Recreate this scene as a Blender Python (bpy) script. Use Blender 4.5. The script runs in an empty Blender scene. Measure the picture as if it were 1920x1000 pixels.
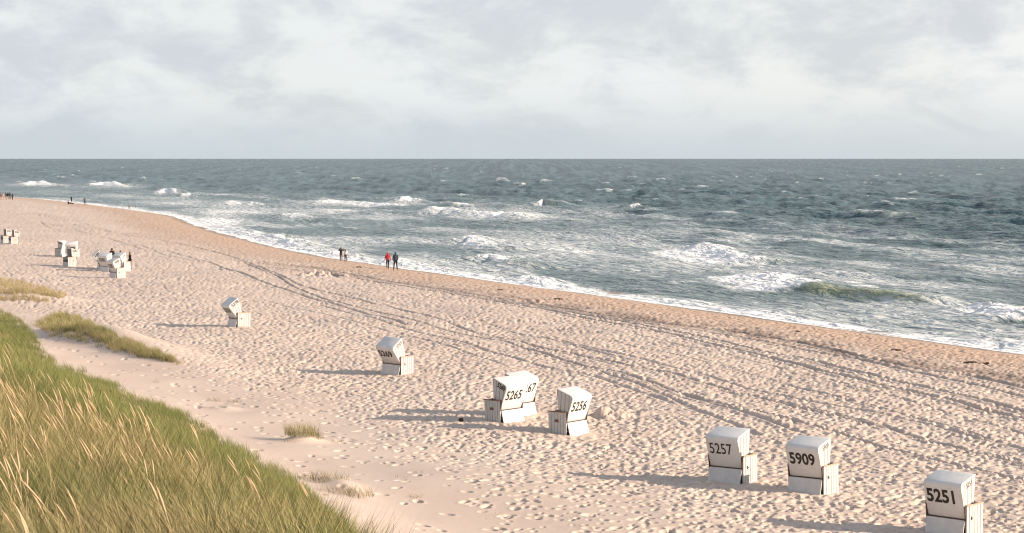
import bpy, bmesh, math, random
import numpy as np
from mathutils import Vector, Matrix, Quaternion

random.seed(7)
RNG = np.random.default_rng(7)
scene = bpy.context.scene
C = scene.collection

# ------------------------------------------------------------------ camera, sky, sun, exposure
CAM_H = 11.5                      # metres above the sea
FPX = 3700.0                      # focal length for a 1920 px wide frame
PITCH = math.atan(203.0 / FPX)
cam_data = bpy.data.cameras.new("camera")
cam_data.sensor_width = 36.0
cam_data.lens = 36.0 * FPX / 1920.0
cam_data.clip_end = 60000.0
cam_data.clip_start = 0.1
cam = bpy.data.objects.new("camera", cam_data)
C.objects.link(cam)
cam.location = (0, 0, CAM_H)
cam.rotation_euler = (math.pi / 2 - PITCH, 0, 0)
scene.camera = cam

SUN_AZ = math.radians(105)        # clockwise from +Y (the view direction)
SUN_EL = math.radians(18.5)
SUN_DIR = Vector((math.sin(SUN_AZ) * math.cos(SUN_EL), math.cos(SUN_AZ) * math.cos(SUN_EL), math.sin(SUN_EL)))

vs = scene.view_settings
scene.display_settings.display_device = 'sRGB'
vs.view_transform = 'Standard'
vs.look = 'None'
vs.gamma = 1.0
vs.use_curve_mapping = False
vs.exposure = 1.0
scene.cycles.use_denoising = True
scene.cycles.denoising_prefilter = 'ACCURATE'
scene.cycles.pixel_filter_type = 'BLACKMAN_HARRIS'
scene.cycles.filter_width = 1.15


class NT:
    """small helper round a node tree"""
    def __init__(self, tree):
        self.t = tree
        tree.nodes.clear()

    def n(self, kind, **kw):
        nd = self.t.nodes.new(kind)
        for k, v in kw.items():
            if k.startswith('i_'):
                key = k[2:]
                key = int(key) if key.isdigit() else key.replace('_', ' ')
                nd.inputs[key].default_value = v
            else:
                setattr(nd, k, v)
        return nd

    def l(self, a, b):
        self.t.links.new(a, b)

    def math(self, op, a, b=None, c=None, clamp=False):
        nd = self.t.nodes.new('ShaderNodeMath')
        nd.operation = op
        nd.use_clamp = clamp
        for i, v in enumerate((a, b, c)):
            if v is None:
                continue
            if isinstance(v, (int, float)):
                nd.inputs[i].default_value = v
            else:
                self.l(v, nd.inputs[i])
        return nd.outputs[0]

    def mix(self, fac, a, b, blend='MIX'):
        nd = self.t.nodes.new('ShaderNodeMix')
        nd.data_type = 'RGBA'
        nd.blend_type = blend
        nd.clamp_factor = True
        for s, v in ((nd.inputs[0], fac), (nd.inputs[6], a), (nd.inputs[7], b)):
            if isinstance(v, (int, float)):
                s.default_value = v
            elif isinstance(v, tuple):
                s.default_value = (*v, 1.0) if len(v) == 3 else v
            else:
                self.l(v, s)
        return nd.outputs[2]

    def smooth(self, v, lo, hi, a=0.0, b=1.0):
        nd = self.t.nodes.new('ShaderNodeMapRange')
        nd.interpolation_type = 'SMOOTHSTEP'
        nd.inputs[1].default_value = lo
        nd.inputs[2].default_value = hi
        nd.inputs[3].default_value = a
        nd.inputs[4].default_value = b
        self.l(v, nd.inputs[0])
        return nd.outputs[0]

    def noise(self, vec, scale, detail=4.0, rough=0.5, dist=0.0):
        nd = self.t.nodes.new('ShaderNodeTexNoise')
        nd.inputs['Scale'].default_value = scale
        nd.inputs['Detail'].default_value = detail
        nd.inputs['Roughness'].default_value = rough
        nd.inputs['Distortion'].default_value = dist
        if vec is not None:
            self.l(vec, nd.inputs['Vector'])
        return nd.outputs['Fac']

    def mapping(self, vec, scale=(1, 1, 1), rot=(0, 0, 0), loc=(0, 0, 0)):
        nd = self.t.nodes.new('ShaderNodeMapping')
        nd.inputs['Scale'].default_value = scale
        nd.inputs['Rotation'].default_value = rot
        nd.inputs['Location'].default_value = loc
        self.l(vec, nd.inputs['Vector'])
        return nd.outputs[0]

    def attr(self, name, kind='GEOMETRY'):
        nd = self.t.nodes.new('ShaderNodeAttribute')
        nd.attribute_name = name
        nd.attribute_type = kind
        return nd


def build_world():
    w = bpy.data.worlds.new("World")
    scene.world = w
    w.use_nodes = True
    N = NT(w.node_tree)
    out = N.n('ShaderNodeOutputWorld')
    sky = N.n('ShaderNodeTexSky', sky_type='NISHITA')
    sky.sun_disc = False
    sky.sun_elevation = SUN_EL
    sky.sun_rotation = SUN_AZ
    sky.altitude = 10
    sky.air_density = 1.0
    sky.dust_density = 1.0
    bg_sky = N.n('ShaderNodeBackground', i_Strength=0.10)
    N.l(sky.outputs[0], bg_sky.inputs[0])
    tc = N.n('ShaderNodeTexCoord')
    d = tc.outputs['Generated']
    sep = N.n('ShaderNodeSeparateXYZ')
    N.l(d, sep.inputs[0])
    z = sep.outputs[2]
    # broken stratocumulus: stretched sideways near the horizon
    v1 = N.mapping(d, scale=(2.0, 2.0, 3.3), loc=(0.35, 0.15, 0.3))
    big = N.noise(v1, 5.5, 9.0, 0.56, 0.6)
    v2 = N.mapping(d, scale=(2.0, 2.0, 6.4), loc=(1.7, 0.4, 0.11))
    small = N.noise(v2, 13.0, 8.0, 0.6, 0.3)
    v3 = N.mapping(d, scale=(1.8, 1.8, 3.4), loc=(4.1, 2.2, 0.7))
    light = N.noise(v3, 8.0, 7.0, 0.58, 0.5)
    cover = N.math('ADD', N.math('MULTIPLY', big, 0.75), N.math('MULTIPLY', small, 0.25))
    # seen edge on near the horizon the deck closes up; overhead it has gaps
    cover = N.math('SUBTRACT', cover, N.math('MULTIPLY', N.smooth(z, 0.10, 0.55), 0.10))
    cover = N.math('MAXIMUM', N.smooth(cover, 0.36, 0.52), N.math('SUBTRACT', 0.93, N.math('MULTIPLY', N.smooth(z, 0.08, 0.45), 0.93)))
    # towards the sun the cloud is brighter
    dot = N.n('ShaderNodeVectorMath', operation='DOT_PRODUCT')
    N.l(d, dot.inputs[0])
    dot.inputs[1].default_value = SUN_DIR
    glow = N.smooth(dot.outputs['Value'], -0.45, 0.75)
    lit = N.smooth(N.math('ADD', light, N.math('MULTIPLY', small, 0.35)), 0.52, 0.80)
    shade_c = N.mix(glow, (0.326, 0.346, 0.370), (0.372, 0.376, 0.384))
    lit_c = N.mix(glow, (0.418, 0.436, 0.438), (0.520, 0.498, 0.470))
    cl = N.mix(lit, shade_c, lit_c)
    # higher up the deck is lighter, at the horizon it melts into flat grey blue
    hor = N.smooth(z, -0.005, 0.042)
    hor_c = N.mix(glow, (0.302, 0.334, 0.352), (0.356, 0.368, 0.376))
    cl = N.mix(hor, hor_c, cl)
    bg_c = N.n('ShaderNodeBackground', i_Strength=1.0)
    N.l(cl, bg_c.inputs[0])
    cov = N.mix(N.smooth(z, 0.0, 0.04), (1, 1, 1), cover)
    mx = N.n('ShaderNodeMixShader')
    N.l(cov, mx.inputs[0])
    N.l(bg_sky.outputs[0], mx.inputs[1])
    N.l(bg_c.outputs[0], mx.inputs[2])
    N.l(mx.outputs[0], out.inputs[0])


build_world()
sun_data = bpy.data.lights.new("sun", 'SUN')
sun_data.energy = 3.7
sun_data.angle = math.radians(0.6)
sun_data.color = (1.0, 0.83, 0.665)
sun = bpy.data.objects.new("sun", sun_data)
C.objects.link(sun)
sun.rotation_euler = SUN_DIR.to_track_quat('Z', 'Y').to_euler()

# ------------------------------------------------------------------ helpers


def tag(o, label=None, cat=None, group=None, kind=None):
    if label:
        o['label'] = label
    if cat:
        o['category'] = cat
    if group:
        o['group'] = group
    if kind:
        o['kind'] = kind
    return o


def empty(name, loc=(0, 0, 0), rz=0.0):
    o = bpy.data.objects.new(name, None)
    C.objects.link(o)
    o.empty_display_size = 0.2
    o.location = loc
    o.rotation_euler = (0, 0, rz)
    return o


def link(name, me, parent=None, mat=None):
    o = bpy.data.objects.new(name, me)
    C.objects.link(o)
    if parent is not None:
        o.parent = parent
    if mat is not None and not me.materials:
        me.materials.append(mat)
    return o


def mesh_np(name, co, quads=None, tris=None, smooth=True):
    """mesh from arrays: co (n,3), quads (m,4), tris (k,3)"""
    me = bpy.data.meshes.new(name)
    co = np.asarray(co, dtype=np.float32)
    me.vertices.add(len(co))
    me.vertices.foreach_set('co', co.ravel())
    idx, start, tot = [], [], []
    off = 0
    for arr, k in ((quads, 4), (tris, 3)):
        if arr is None or len(arr) == 0:
            continue
        arr = np.asarray(arr, dtype=np.int32)
        idx.append(arr.ravel())
        start.append(off + np.arange(len(arr), dtype=np.int32) * k)
        tot.append(np.full(len(arr), k, dtype=np.int32))
        off += arr.size
    idx = np.concatenate(idx)
    start = np.concatenate(start)
    tot = np.concatenate(tot)
    me.loops.add(len(idx))
    me.loops.foreach_set('vertex_index', idx)
    me.polygons.add(len(start))
    me.polygons.foreach_set('loop_start', start)
    me.polygons.foreach_set('loop_total', tot)
    me.polygons.foreach_set('use_smooth', np.full(len(start), smooth, dtype=bool))
    me.update(calc_edges=True)
    return me


def attr_f(me, name, val):
    a = me.attributes.new(name, 'FLOAT', 'POINT')
    a.data.foreach_set('value', np.asarray(val, dtype=np.float32))


def hash2(i, j, seed):
    h = (i.astype(np.int64) * 374761393 + j.astype(np.int64) * 668265263 + seed * 974711 + 12345) & 0xFFFFFFFF
    h = ((h ^ (h >> 13)) * 1274126177) & 0xFFFFFFFF
    h = ((h ^ (h >> 16)) * 2246822519) & 0xFFFFFFFF
    h = h ^ (h >> 15)
    return (h & 0xFFFFFF).astype(np.float32) / float(0x1000000)


def vnoise(x, y, seed=0):
    xi = np.floor(x)
    yi = np.floor(y)
    fx = (x - xi).astype(np.float32)
    fy = (y - yi).astype(np.float32)
    fx = fx * fx * fx * (fx * (fx * 6 - 15) + 10)
    fy = fy * fy * fy * (fy * (fy * 6 - 15) + 10)
    xi = xi.astype(np.int64)
    yi = yi.astype(np.int64)
    a = hash2(xi, yi, seed)
    b = hash2(xi + 1, yi, seed)
    c = hash2(xi, yi + 1, seed)
    d = hash2(xi + 1, yi + 1, seed)
    return (a + (b - a) * fx) * (1 - fy) + (c + (d - c) * fx) * fy


def fbm(x, y, octv=4, seed=0, gain=0.5):
    s = 0.0
    amp = 1.0
    tot = 0.0
    for k in range(octv):
        s = s + amp * vnoise(x * (2.03 ** k) + 17.3 * k, y * (2.03 ** k) - 9.1 * k, seed + k)
        tot += amp
        amp *= gain
    return s / tot


def sstep(x, a, b):
    t = np.clip((x - a) / (b - a), 0, 1)
    return t * t * (3 - 2 * t)


# ------------------------------------------------------------------ where things stand: photo pixel -> world point
SP, CP = math.sin(PITCH), math.cos(PITCH)


def ray(px, py):
    x = (px - 960.0) / FPX
    y = (500.0 - py) / FPX
    return np.array([x, CP + y * SP, -SP + y * CP])


def on_plane(px, py, z=0.0):
    d = ray(px, py)
    k = (z - CAM_H) / d[2]
    return np.array([d[0] * k, d[1] * k])


def to_px(x, y, z):
    dz = z - CAM_H
    depth = y * CP - dz * SP
    up = y * SP + dz * CP
    depth = np.maximum(depth, 0.1)
    return 960.0 + FPX * x / depth, 500.0 - FPX * up / depth


# shoreline frame: s runs along the shore (away from the camera), t runs inland
U = np.array([-0.413, 0.91])
U /= np.linalg.norm(U)
NV = np.array([-U[1], U[0]])
NV = NV if NV[1] < 0 else -NV
P0 = on_plane(1000, 537)
SHORE_PX = [(1920, 661), (1750, 640), (1600, 620), (1450, 599), (1300, 578), (1150, 557), (1000, 537), (850, 516),
            (750, 502), (640, 487), (560, 471), (480, 452), (420, 437), (370, 421), (345, 409), (300, 401), (240, 393),
            (170, 384), (100, 376), (30, 371), (-60, 366)]
_sh = np.array([on_plane(*p) for p in SHORE_PX]) - P0
_ss = _sh @ U
_sc = _sh @ NV
_o = np.argsort(_ss)
_ss, _sc = _ss[_o], _sc[_o]
_gs = np.arange(-60, 900, 3.0)
_gc = np.interp(_gs, _ss, _sc)
_k = np.hanning(9)
_gc = np.convolve(np.pad(_gc, 4, mode='edge'), _k / _k.sum(), mode='valid')


def shore_st(x, y):
    dx = x - P0[0]
    dy = y - P0[1]
    s = dx * U[0] + dy * U[1]
    t0 = dx * NV[0] + dy * NV[1]
    t = t0 - np.interp(s, _gs, _gc) * (1 - sstep(t0, 6, 36))      # the dune foot runs straighter than the waterline
    return s, t


_pt = np.array([-600, -100, -30, 0, 5, 10, 20, 40, 50, 54, 56, 58, 60, 65, 68, 71.5, 75, 80, 95, 300.])
_pz = np.array([-14, -6, -1.8, 0.0, 0.55, 0.95, 1.25, 1.5, 1.65, 1.8, 2.0, 2.5, 3.2, 5.6, 7.0, 8.3, 9.2, 9.7, 10.0, 10.0])
_gt = np.arange(-200, 300, 0.5)
_gz = np.interp(_gt, _pt, _pz)
_k = np.hanning(7)
_gz = np.convolve(np.pad(_gz, 3, mode='edge'), _k / _k.sum(), mode='valid')

MOUNDS = []      # (cx, cy, long radius, short radius, angle of the long axis, height)


def mound_px(pa, pb, short, h, z=2.0):
    a = on_plane(*pa, z)
    b = on_plane(*pb, z)
    c = (a + b) / 2
    dv = b - a
    MOUNDS.append((c[0], c[1], np.linalg.norm(dv) / 2 * 1.15, short, math.atan2(dv[1], dv[0]), h))


mound_px((85, 612), (330, 668), 2.6, 0.95)
mound_px((-60, 548), (120, 560), 3.5, 0.8)
mound_px((40, 541), (125, 553), 1.6, 0.4)
mound_px((548, 812), (592, 818), 0.75, 0.28)
mound_px((620, 905), (672, 935), 0.7, 0.22)
mound_px((395, 755), (450, 757), 0.7, 0.15)
mound_px((1116, 778), (1156, 780), 0.55, 0.45, 1.5)      # small heap dug beside a chair
mound_px((985, 557), (1015, 556), 0.5, 0.30, 1.4)
for (qx, qy, qh) in ((563, 517, .16), (578, 515, .22), (592, 513, .26), (606, 513, .24), (620, 513, .28), (634, 514, .34), (644, 516, .30), (608, 518, .14), (590, 519, .12)):
    mound_px((qx - 8, qy), (qx + 8, qy + .5), 0.65, qh, 1.2)
mound_px((78, 383), (98, 383), 1.2, 0.7, 0.9)


def base_height(x, y):
    x = np.asarray(x, dtype=np.float64)
    y = np.asarray(y, dtype=np.float64)
    s, t = shore_st(x, y)
    wob = (fbm(s * 0.045, t * 0.06, 3, 3) - 0.5)
    tt = t + wob * 2.4 * sstep(t, 44, 58)
    z = np.interp(tt, _gt, _gz)
    z = z + (fbm(x * 0.12, y * 0.12, 3, 11) - 0.5) * 0.45 * sstep(t, 10, 24)
    z = z + (fbm(x * 0.3, y * 0.3, 3, 21) - 0.5) * 0.6 * sstep(t, 55, 62)
    for (cx, cy, a, b, ang, h) in MOUNDS:
        dx = x - cx
        dy = y - cy
        u = (dx * math.cos(ang) + dy * math.sin(ang)) / a
        v = (-dx * math.sin(ang) + dy * math.cos(ang)) / b
        z = z + h * np.exp(-(u * u + v * v) * 1.6)
    return z


def ground(px, py):
    """first point of the terrain seen at a photo pixel"""
    d = ray(px, py)
    k = np.exp(np.linspace(math.log(9.0), math.log(1000.0), 1600))
    X, Y, Z = d[0] * k, d[1] * k, CAM_H + d[2] * k
    g = base_height(X, Y)
    hit = np.nonzero(Z < g)[0]
    i = hit[0] if len(hit) else len(k) - 1
    j = max(i - 1, 0)
    a = (Z[j] - g[j])
    b = (g[i] - Z[i])
    w = a / (a + b) if a + b > 1e-9 else 0
    return np.array([X[j] + (X[i] - X[j]) * w, Y[j] + (Y[i] - Y[j]) * w])


def ground3(px, py):
    p = ground(px, py)
    return Vector((p[0], p[1], float(base_height(p[0], p[1]))))


# ------------------------------------------------------------------ materials


def material(name):
    m = bpy.data.materials.new(name)
    m.use_nodes = True
    N = NT(m.node_tree)
    out = N.n('ShaderNodeOutputMaterial')
    return m, N, out


def principled(N, out, **kw):
    p = N.n('ShaderNodeBsdfPrincipled')
    for k, v in kw.items():
        key = k.replace('_', ' ')
        if isinstance(v, tuple) and len(v) == 3:
            v = (*v, 1.0)
        p.inputs[key].default_value = v
    N.l(p.outputs[0], out.inputs[0])
    return p


def sand_mat():
    m, N, out = material('sand')
    p = principled(N, out, Roughness=0.95)
    p.inputs['Specular IOR Level'].default_value = 0.15
    geo = N.n('ShaderNodeNewGeometry')
    pos = geo.outputs['Position']
    n1 = N.noise(pos, 0.22, 6, 0.6)
    n2 = N.noise(pos, 9.0, 5, 0.65)
    n3 = N.noise(pos, 120.0, 2, 0.5)
    dry = N.mix(N.smooth(n1, 0.35, 0.65), (0.660, 0.532, 0.437), (0.620, 0.488, 0.397))
    dry = N.mix(N.math('MULTIPLY', N.smooth(n2, 0.35, 0.75), 0.30), dry, (0.50, 0.385, 0.315))
    dry = N.mix(N.math('MULTIPLY', N.smooth(n3, 0.45, 0.75), 0.30), dry, (0.45, 0.35, 0.28))
    damp = N.attr('damp').outputs['Fac']
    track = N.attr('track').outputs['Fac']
    coarse = N.mix(N.smooth(n2, 0.35, 0.7), (0.560, 0.405, 0.300), (0.470, 0.325, 0.235))
    wet = N.attr('wet').outputs['Fac']
    c = N.mix(damp, dry, coarse)
    c = N.mix(N.math('MULTIPLY', track, 0.85), c, (0.250, 0.185, 0.150))  # shade of the ruts painted dark, together with damp churned sand
    c = N.mix(wet, c, (0.255, 0.175, 0.125))
    N.l(c, p.inputs['Base Color'])
    N.l(N.math('SUBTRACT', 0.95, N.math('MULTIPLY', wet, 0.55)), p.inputs['Roughness'])
    tramp = N.attr('busy').outputs['Fac']
    b0 = N.n('ShaderNodeBump', i_Distance=0.055)
    N.l(N.math('MULTIPLY', tramp, 0.35), b0.inputs['Strength'])
    N.l(N.noise(pos, 5.5, 3, 0.55), b0.inputs['Height'])
    b1 = N.n('ShaderNodeBump', i_Strength=0.45, i_Distance=0.015)
    N.l(N.noise(pos, 22.0, 5, 0.7), b1.inputs['Height'])
    N.l(b0.outputs[0], b1.inputs['Normal'])
    N.l(b1.outputs[0], p.inputs['Normal'])
    return m


def sea_mat():
    m, N, out = material('sea_water')
    p = principled(N, out, Roughness=0.2, IOR=1.33)
    geo = N.n('ShaderNodeNewGeometry')
    pos = geo.outputs['Position']
    ang = math.atan2(U[1], U[0])
    al = N.mapping(pos, rot=(0, 0, -ang))           # x along the crests
    foam_a = N.attr('foam').outputs['Fac']
    green = N.attr('green').outputs['Fac']
    chop_shade = N.attr('chop_shade').outputs['Fac']
    shal = N.attr('shallow').outputs['Fac']
    st1 = N.noise(N.mapping(al, scale=(0.32, 0.85, 1)), 1.0, 5, 0.6, 0.8)
    st2 = N.noise(N.mapping(al, scale=(1.1, 1.9, 1)), 1.0, 3, 0.6, 0.4)
    lace = N.math('ADD', N.math('MULTIPLY', st1, 0.6), N.math('MULTIPLY', st2, 0.4))
    f = N.math('ADD', foam_a, N.math('MULTIPLY', N.math('SUBTRACT', lace, 0.5), 2.4))
    strong = N.math('ADD', 0.50, N.math('MULTIPLY', N.smooth(foam_a, 0.45, 0.85), 0.46))
    f = N.math('MULTIPLY', N.smooth(f, 0.22, 0.95), strong)
    f = N.math('MULTIPLY', f, N.smooth(foam_a, 0.02, 0.25))
    rip = N.noise(N.mapping(pos, scale=(0.8, 0.8, 1)), 1.0, 3, 0.6, 0.3)
    deep = N.mix(chop_shade, (0.016, 0.045, 0.052), (0.090, 0.150, 0.156))  # facet shade and sky sheen painted into the water colour
    deep = N.mix(N.math('MULTIPLY', N.smooth(rip, 0.46, 0.66), 0.6), deep, (0.085, 0.140, 0.145))
    water = N.mix(shal, deep, (0.185, 0.230, 0.222))
    milky = N.smooth(N.math('ADD', foam_a, N.math('MULTIPLY', N.math('SUBTRACT', st1, 0.5), 1.2)), 0.10, 0.60)
    water = N.mix(N.math('MULTIPLY', milky, 0.75), water, (0.43, 0.46, 0.45))
    water = N.mix(N.math('MULTIPLY', green, 0.9), water, (0.285, 0.305, 0.185))  # light coming through the wave face, painted as base colour
    col = N.mix(f, water, (0.90, 0.88, 0.845))
    N.l(col, p.inputs['Base Color'])
    N.l(N.math('ADD', 0.24, N.math('MULTIPLY', f, 0.6)), p.inputs['Roughness'])
    N.l(N.math('SUBTRACT', 0.045, N.math('MULTIPLY', f, 0.02)), p.inputs['Specular IOR Level'])
    w1 = N.noise(N.mapping(al, scale=(0.35, 0.8, 1)), 1.0, 3, 0.55, 0.5)
    b = N.n('ShaderNodeBump', i_Strength=1.0, i_Distance=0.95)
    N.l(w1, b.inputs['Height'])
    w2 = N.noise(pos, 3.0, 4, 0.6)
    b2 = N.n('ShaderNodeBump', i_Strength=0.5, i_Distance=0.10)
    N.l(w2, b2.inputs['Height'])
    N.l(b.outputs[0], b2.inputs['Normal'])
    N.l(b2.outputs[0], p.inputs['Normal'])
    return m


def plain(name, col, rough=0.7, bump=None, var=0.0, vscale=6.0, spec=0.4):
    m, N, out = material(name)
    p = principled(N, out, Roughness=rough)
    p.inputs['Specular IOR Level'].default_value = spec
    tc = N.n('ShaderNodeTexCoord')
    n1 = N.noise(tc.outputs['Object'], vscale, 5, 0.6)
    dark = tuple(c * (1 - var) for c in col)
    N.l(N.mix(N.smooth(n1, 0.35, 0.7), col, dark), p.inputs['Base Color'])
    if bump:
        b = N.n('ShaderNodeBump', i_Strength=bump[1], i_Distance=0.01)
        N.l(N.noise(tc.outputs['Object'], bump[0], 4, 0.6), b.inputs['Height'])
        N.l(b.outputs[0], p.inputs['Normal'])
    return m


def weave_mat(name, col, axis='X', seam=None):
    """white plastic strip weave: fine ribs, dirt, optional thin seams between the strips"""
    m, N, out = material(name)
    p = principled(N, out, Roughness=0.5)
    p.inputs['Specular IOR Level'].default_value = 0.35
    tc = N.n('ShaderNodeTexCoord')
    o = tc.outputs['Object']
    wv = N.n('ShaderNodeTexWave', wave_type='BANDS', bands_direction=axis)
    wv.inputs['Scale'].default_value = 14.0
    wv.inputs['Distortion'].default_value = 0.4
    N.l(o, wv.inputs['Vector'])
    wz = N.n('ShaderNodeTexWave', wave_type='BANDS', bands_direction='Z')
    wz.inputs['Scale'].default_value = 18.0
    wz.inputs['Distortion'].default_value = 0.6
    N.l(o, wz.inputs['Vector'])
    ribs = N.math('ADD', N.math('MULTIPLY', wv.outputs['Fac'], 0.6), N.math('MULTIPLY', wz.outputs['Fac'], 0.4))
    dirt = N.noise(o, 3.0, 6, 0.65)
    c = N.mix(N.smooth(dirt, 0.45, 0.8), col, tuple(a * b for a, b in zip(col, (0.84, 0.80, 0.74))))
    c = N.mix(N.math('MULTIPLY', N.smooth(ribs, 0.55, 0.15), 0.28), c, tuple(a * 0.55 for a in col))
    if seam:
        sx = N.n('ShaderNodeSeparateXYZ')
        N.l(o, sx.inputs[0])
        fr = N.math('FRACT', N.math('MULTIPLY', N.math('ADD', sx.outputs[1], 4.0), seam))
        dist = N.math('ABSOLUTE', N.math('SUBTRACT', fr, 0.5))
        c = N.mix(N.math('MULTIPLY', N.smooth(dist, 0.085, 0.045), 0.85), c, (0.12, 0.09, 0.07))
    N.l(c, p.inputs['Base Color'])
    b = N.n('ShaderNodeBump', i_Strength=0.6, i_Distance=0.006)
    N.l(ribs, b.inputs['Height'])
    N.l(b.outputs[0], p.inputs['Normal'])
    return m


def grass_mat(name, base, tip, straw, straw_amount):
    m, N, out = material(name)
    u = N.attr('along').outputs['Fac']
    r = N.attr('blade').outputs['Fac']
    tint = N.attr('tint', 'INSTANCER').outputs['Fac']
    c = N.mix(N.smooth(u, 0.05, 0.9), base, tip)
    sel = N.math('ADD', N.math('MULTIPLY', r, 0.65), N.math('MULTIPLY', tint, 0.75))
    dry = N.smooth(sel, 1.0 - straw_amount, 1.22 - straw_amount)
    c = N.mix(dry, c, straw)
    val = N.math('FRACT', N.math('MULTIPLY', r, 7.31))
    c = N.mix(N.smooth(val, 0.6, 0.0), c, tuple(0.38 * q for q in base))
    p = N.n('ShaderNodeBsdfPrincipled')
    p.inputs['Roughness'].default_value = 0.55
    p.inputs['Specular IOR Level'].default_value = 0.3
    N.l(c, p.inputs['Base Color'])
    tr = N.n('ShaderNodeBsdfTranslucent')
    N.l(c, tr.inputs[0])
    mx = N.n('ShaderNodeMixShader', i_Fac=0.35)
    N.l(p.outputs[0], mx.inputs[1])
    N.l(tr.outputs[0], mx.inputs[2])
    N.l(mx.outputs[0], out.inputs[0])
    return m


M = {}
M['sand'] = sand_mat()
M['sea'] = sea_mat()
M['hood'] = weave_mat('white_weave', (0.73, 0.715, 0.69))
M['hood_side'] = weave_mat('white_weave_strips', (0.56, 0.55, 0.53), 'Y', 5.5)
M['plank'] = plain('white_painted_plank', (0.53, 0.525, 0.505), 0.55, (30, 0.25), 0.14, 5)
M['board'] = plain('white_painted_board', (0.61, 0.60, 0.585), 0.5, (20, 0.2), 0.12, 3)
M['wood'] = plain('worn_brown_wood', (0.28, 0.15, 0.085), 0.65, (25, 0.4), 0.4, 9)
M['pale_wood'] = plain('bleached_wood', (0.55, 0.38, 0.26), 0.65, (25, 0.4), 0.3, 9)
M['dark'] = plain('dark_gap', (0.045, 0.035, 0.03), 0.8, None, 0.3)
M['gap_shade'] = plain('brown_gap_shade', (0.10, 0.055, 0.038), 0.7, None, 0.3)  # dark brown standing in for shade in the chair gaps
M['cushion'] = plain('dark_cushion', (0.07, 0.05, 0.042), 0.9, (14, 0.4), 0.3)
M['print'] = plain('black_print', (0.018, 0.014, 0.012), 0.6, None, -1.5, 16)
M['print_faint'] = plain('worn_print', (0.16, 0.13, 0.10), 0.6, None, 0.35, 30)
M['metal'] = plain('dark_metal', (0.05, 0.045, 0.042), 0.45, None, 0.2)
M['plaque'] = plain('brown_plaque', (0.20, 0.085, 0.06), 0.5, None, 0.2)
M['weed'] = plain('dry_seaweed', (0.10, 0.062, 0.042), 0.9, (30, 0.6), 0.4, 20)

# ------------------------------------------------------------------ the beach: one sheet of sand from the sea bed to the dune top
TRACKS_PX = [
    # each: photo points of a tyre rut, half width in m, depth in m, darkening (rut shade and damp put into the colour)
    ([(480, 485), (580, 496), (667, 511), (713, 519), (847, 541), (980, 561), (1113, 582), (1224, 598), (1308, 605), (1400, 618), (1500, 635), (1570, 650), (1690, 680), (1810, 697), (1960, 728)], .30, .075, .9),
    ([(480, 488), (590, 500), (680, 516), (860, 546), (990, 566), (1140, 590), (1250, 606), (1360, 622), (1460, 640), (1600, 668), (1720, 694), (1960, 745)], .22, .06, .7),
    ([(480, 495), (560, 504), (667, 518), (760, 534), (900, 556), (1000, 573), (1129, 600), (1196, 612), (1280, 631), (1364, 654), (1500, 685), (1600, 711), (1690, 732), (1810, 759), (1960, 793)], .21, .11, .8),
    ([(1000, 570), (1140, 594), (1252, 615), (1336, 633), (1420, 656), (1500, 671), (1594, 693), (1690, 715), (1810, 743), (1960, 778)], .20, .10, .75),
    ([(60, 400), (110, 413), (147, 423), (200, 432), (300, 447), (400, 467), (480, 494), (563, 532), (647, 553), (730, 573), (813, 597), (900, 622), (1000, 650), (1098, 671), (1168, 687), (1320, 722), (1480, 760), (1700, 815), (1960, 880)], .125, .07, .5),
    ([(80, 402), (150, 417), (187, 428), (233, 437), (333, 452), (420, 474), (500, 507), (560, 540), (640, 566), (713, 585), (780, 604), (870, 625), (1000, 659), (1100, 690), (1200, 716), (1300, 745), (1420, 778), (1600, 825), (1960, 915)], .125, .07, .5),
    ([(73, 415), (93, 427), (140, 437), (233, 453), (300, 467), (360, 482), (420, 500), (470, 520), (547, 545), (630, 569), (700, 592), (763, 610)], .15, .07, .35),
    ([(20, 412), (90, 420), (180, 440), (300, 474), (390, 492), (440, 507), (490, 527)], .14, .07, .3),
    ([(600, 570), (700, 600), (850, 640), (1000, 685), (1150, 722), (1300, 775), (1420, 822)], .16, .05, .2),
    ([(1120, 704), (1190, 722), (1235, 738), (1262, 752), (1300, 772)], .15, .05, .3),
    ([(330, 540), (480, 560), (640, 600), (800, 640), (950, 690)], .12, .04, .15),
    ([(1150, 640), (1280, 672), (1400, 702), (1560, 745), (1700, 782), (1960, 850)], .09, .05, .3),
    ([(1240, 700), (1400, 742), (1560, 785), (1760, 830), (1960, 872)], .09, .05, .3),
    ([(1280, 742), (1360, 768), (1440, 796), (1500, 818)], .20, .07, .35),
    ([(1000, 594), (1130, 616), (1260, 644), (1400, 676), (1560, 716), (1760, 770), (1960, 826)], .10, .05, .3),
    ([(640, 545), (760, 570), (900, 602), (1040, 640), (1180, 680)], .10, .05, .3),
    ([(1050, 640), (1250, 690), (1450, 740), (1700, 790), (1960, 850)], .15, .05, .2),
]


def catmull(P, step):
    P = np.asarray(P, float)
    out = []
    Q = np.vstack([2 * P[0] - P[1], P, 2 * P[-1] - P[-2]])
    for i in range(1, len(Q) - 2):
        n = max(2, int(np.linalg.norm(Q[i + 1] - Q[i]) / step))
        u = np.linspace(0, 1, n, endpoint=False)[:, None]
        out.append(0.5 * (2 * Q[i] + (Q[i + 1] - Q[i - 1]) * u + (2 * Q[i - 1] - 5 * Q[i] + 4 * Q[i + 1] - Q[i + 2]) * u ** 2 + (3 * Q[i] - Q[i - 1] - 3 * Q[i + 1] + Q[i + 2]) * u ** 3))
    out.append(P[-1:])
    return np.vstack(out)


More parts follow.
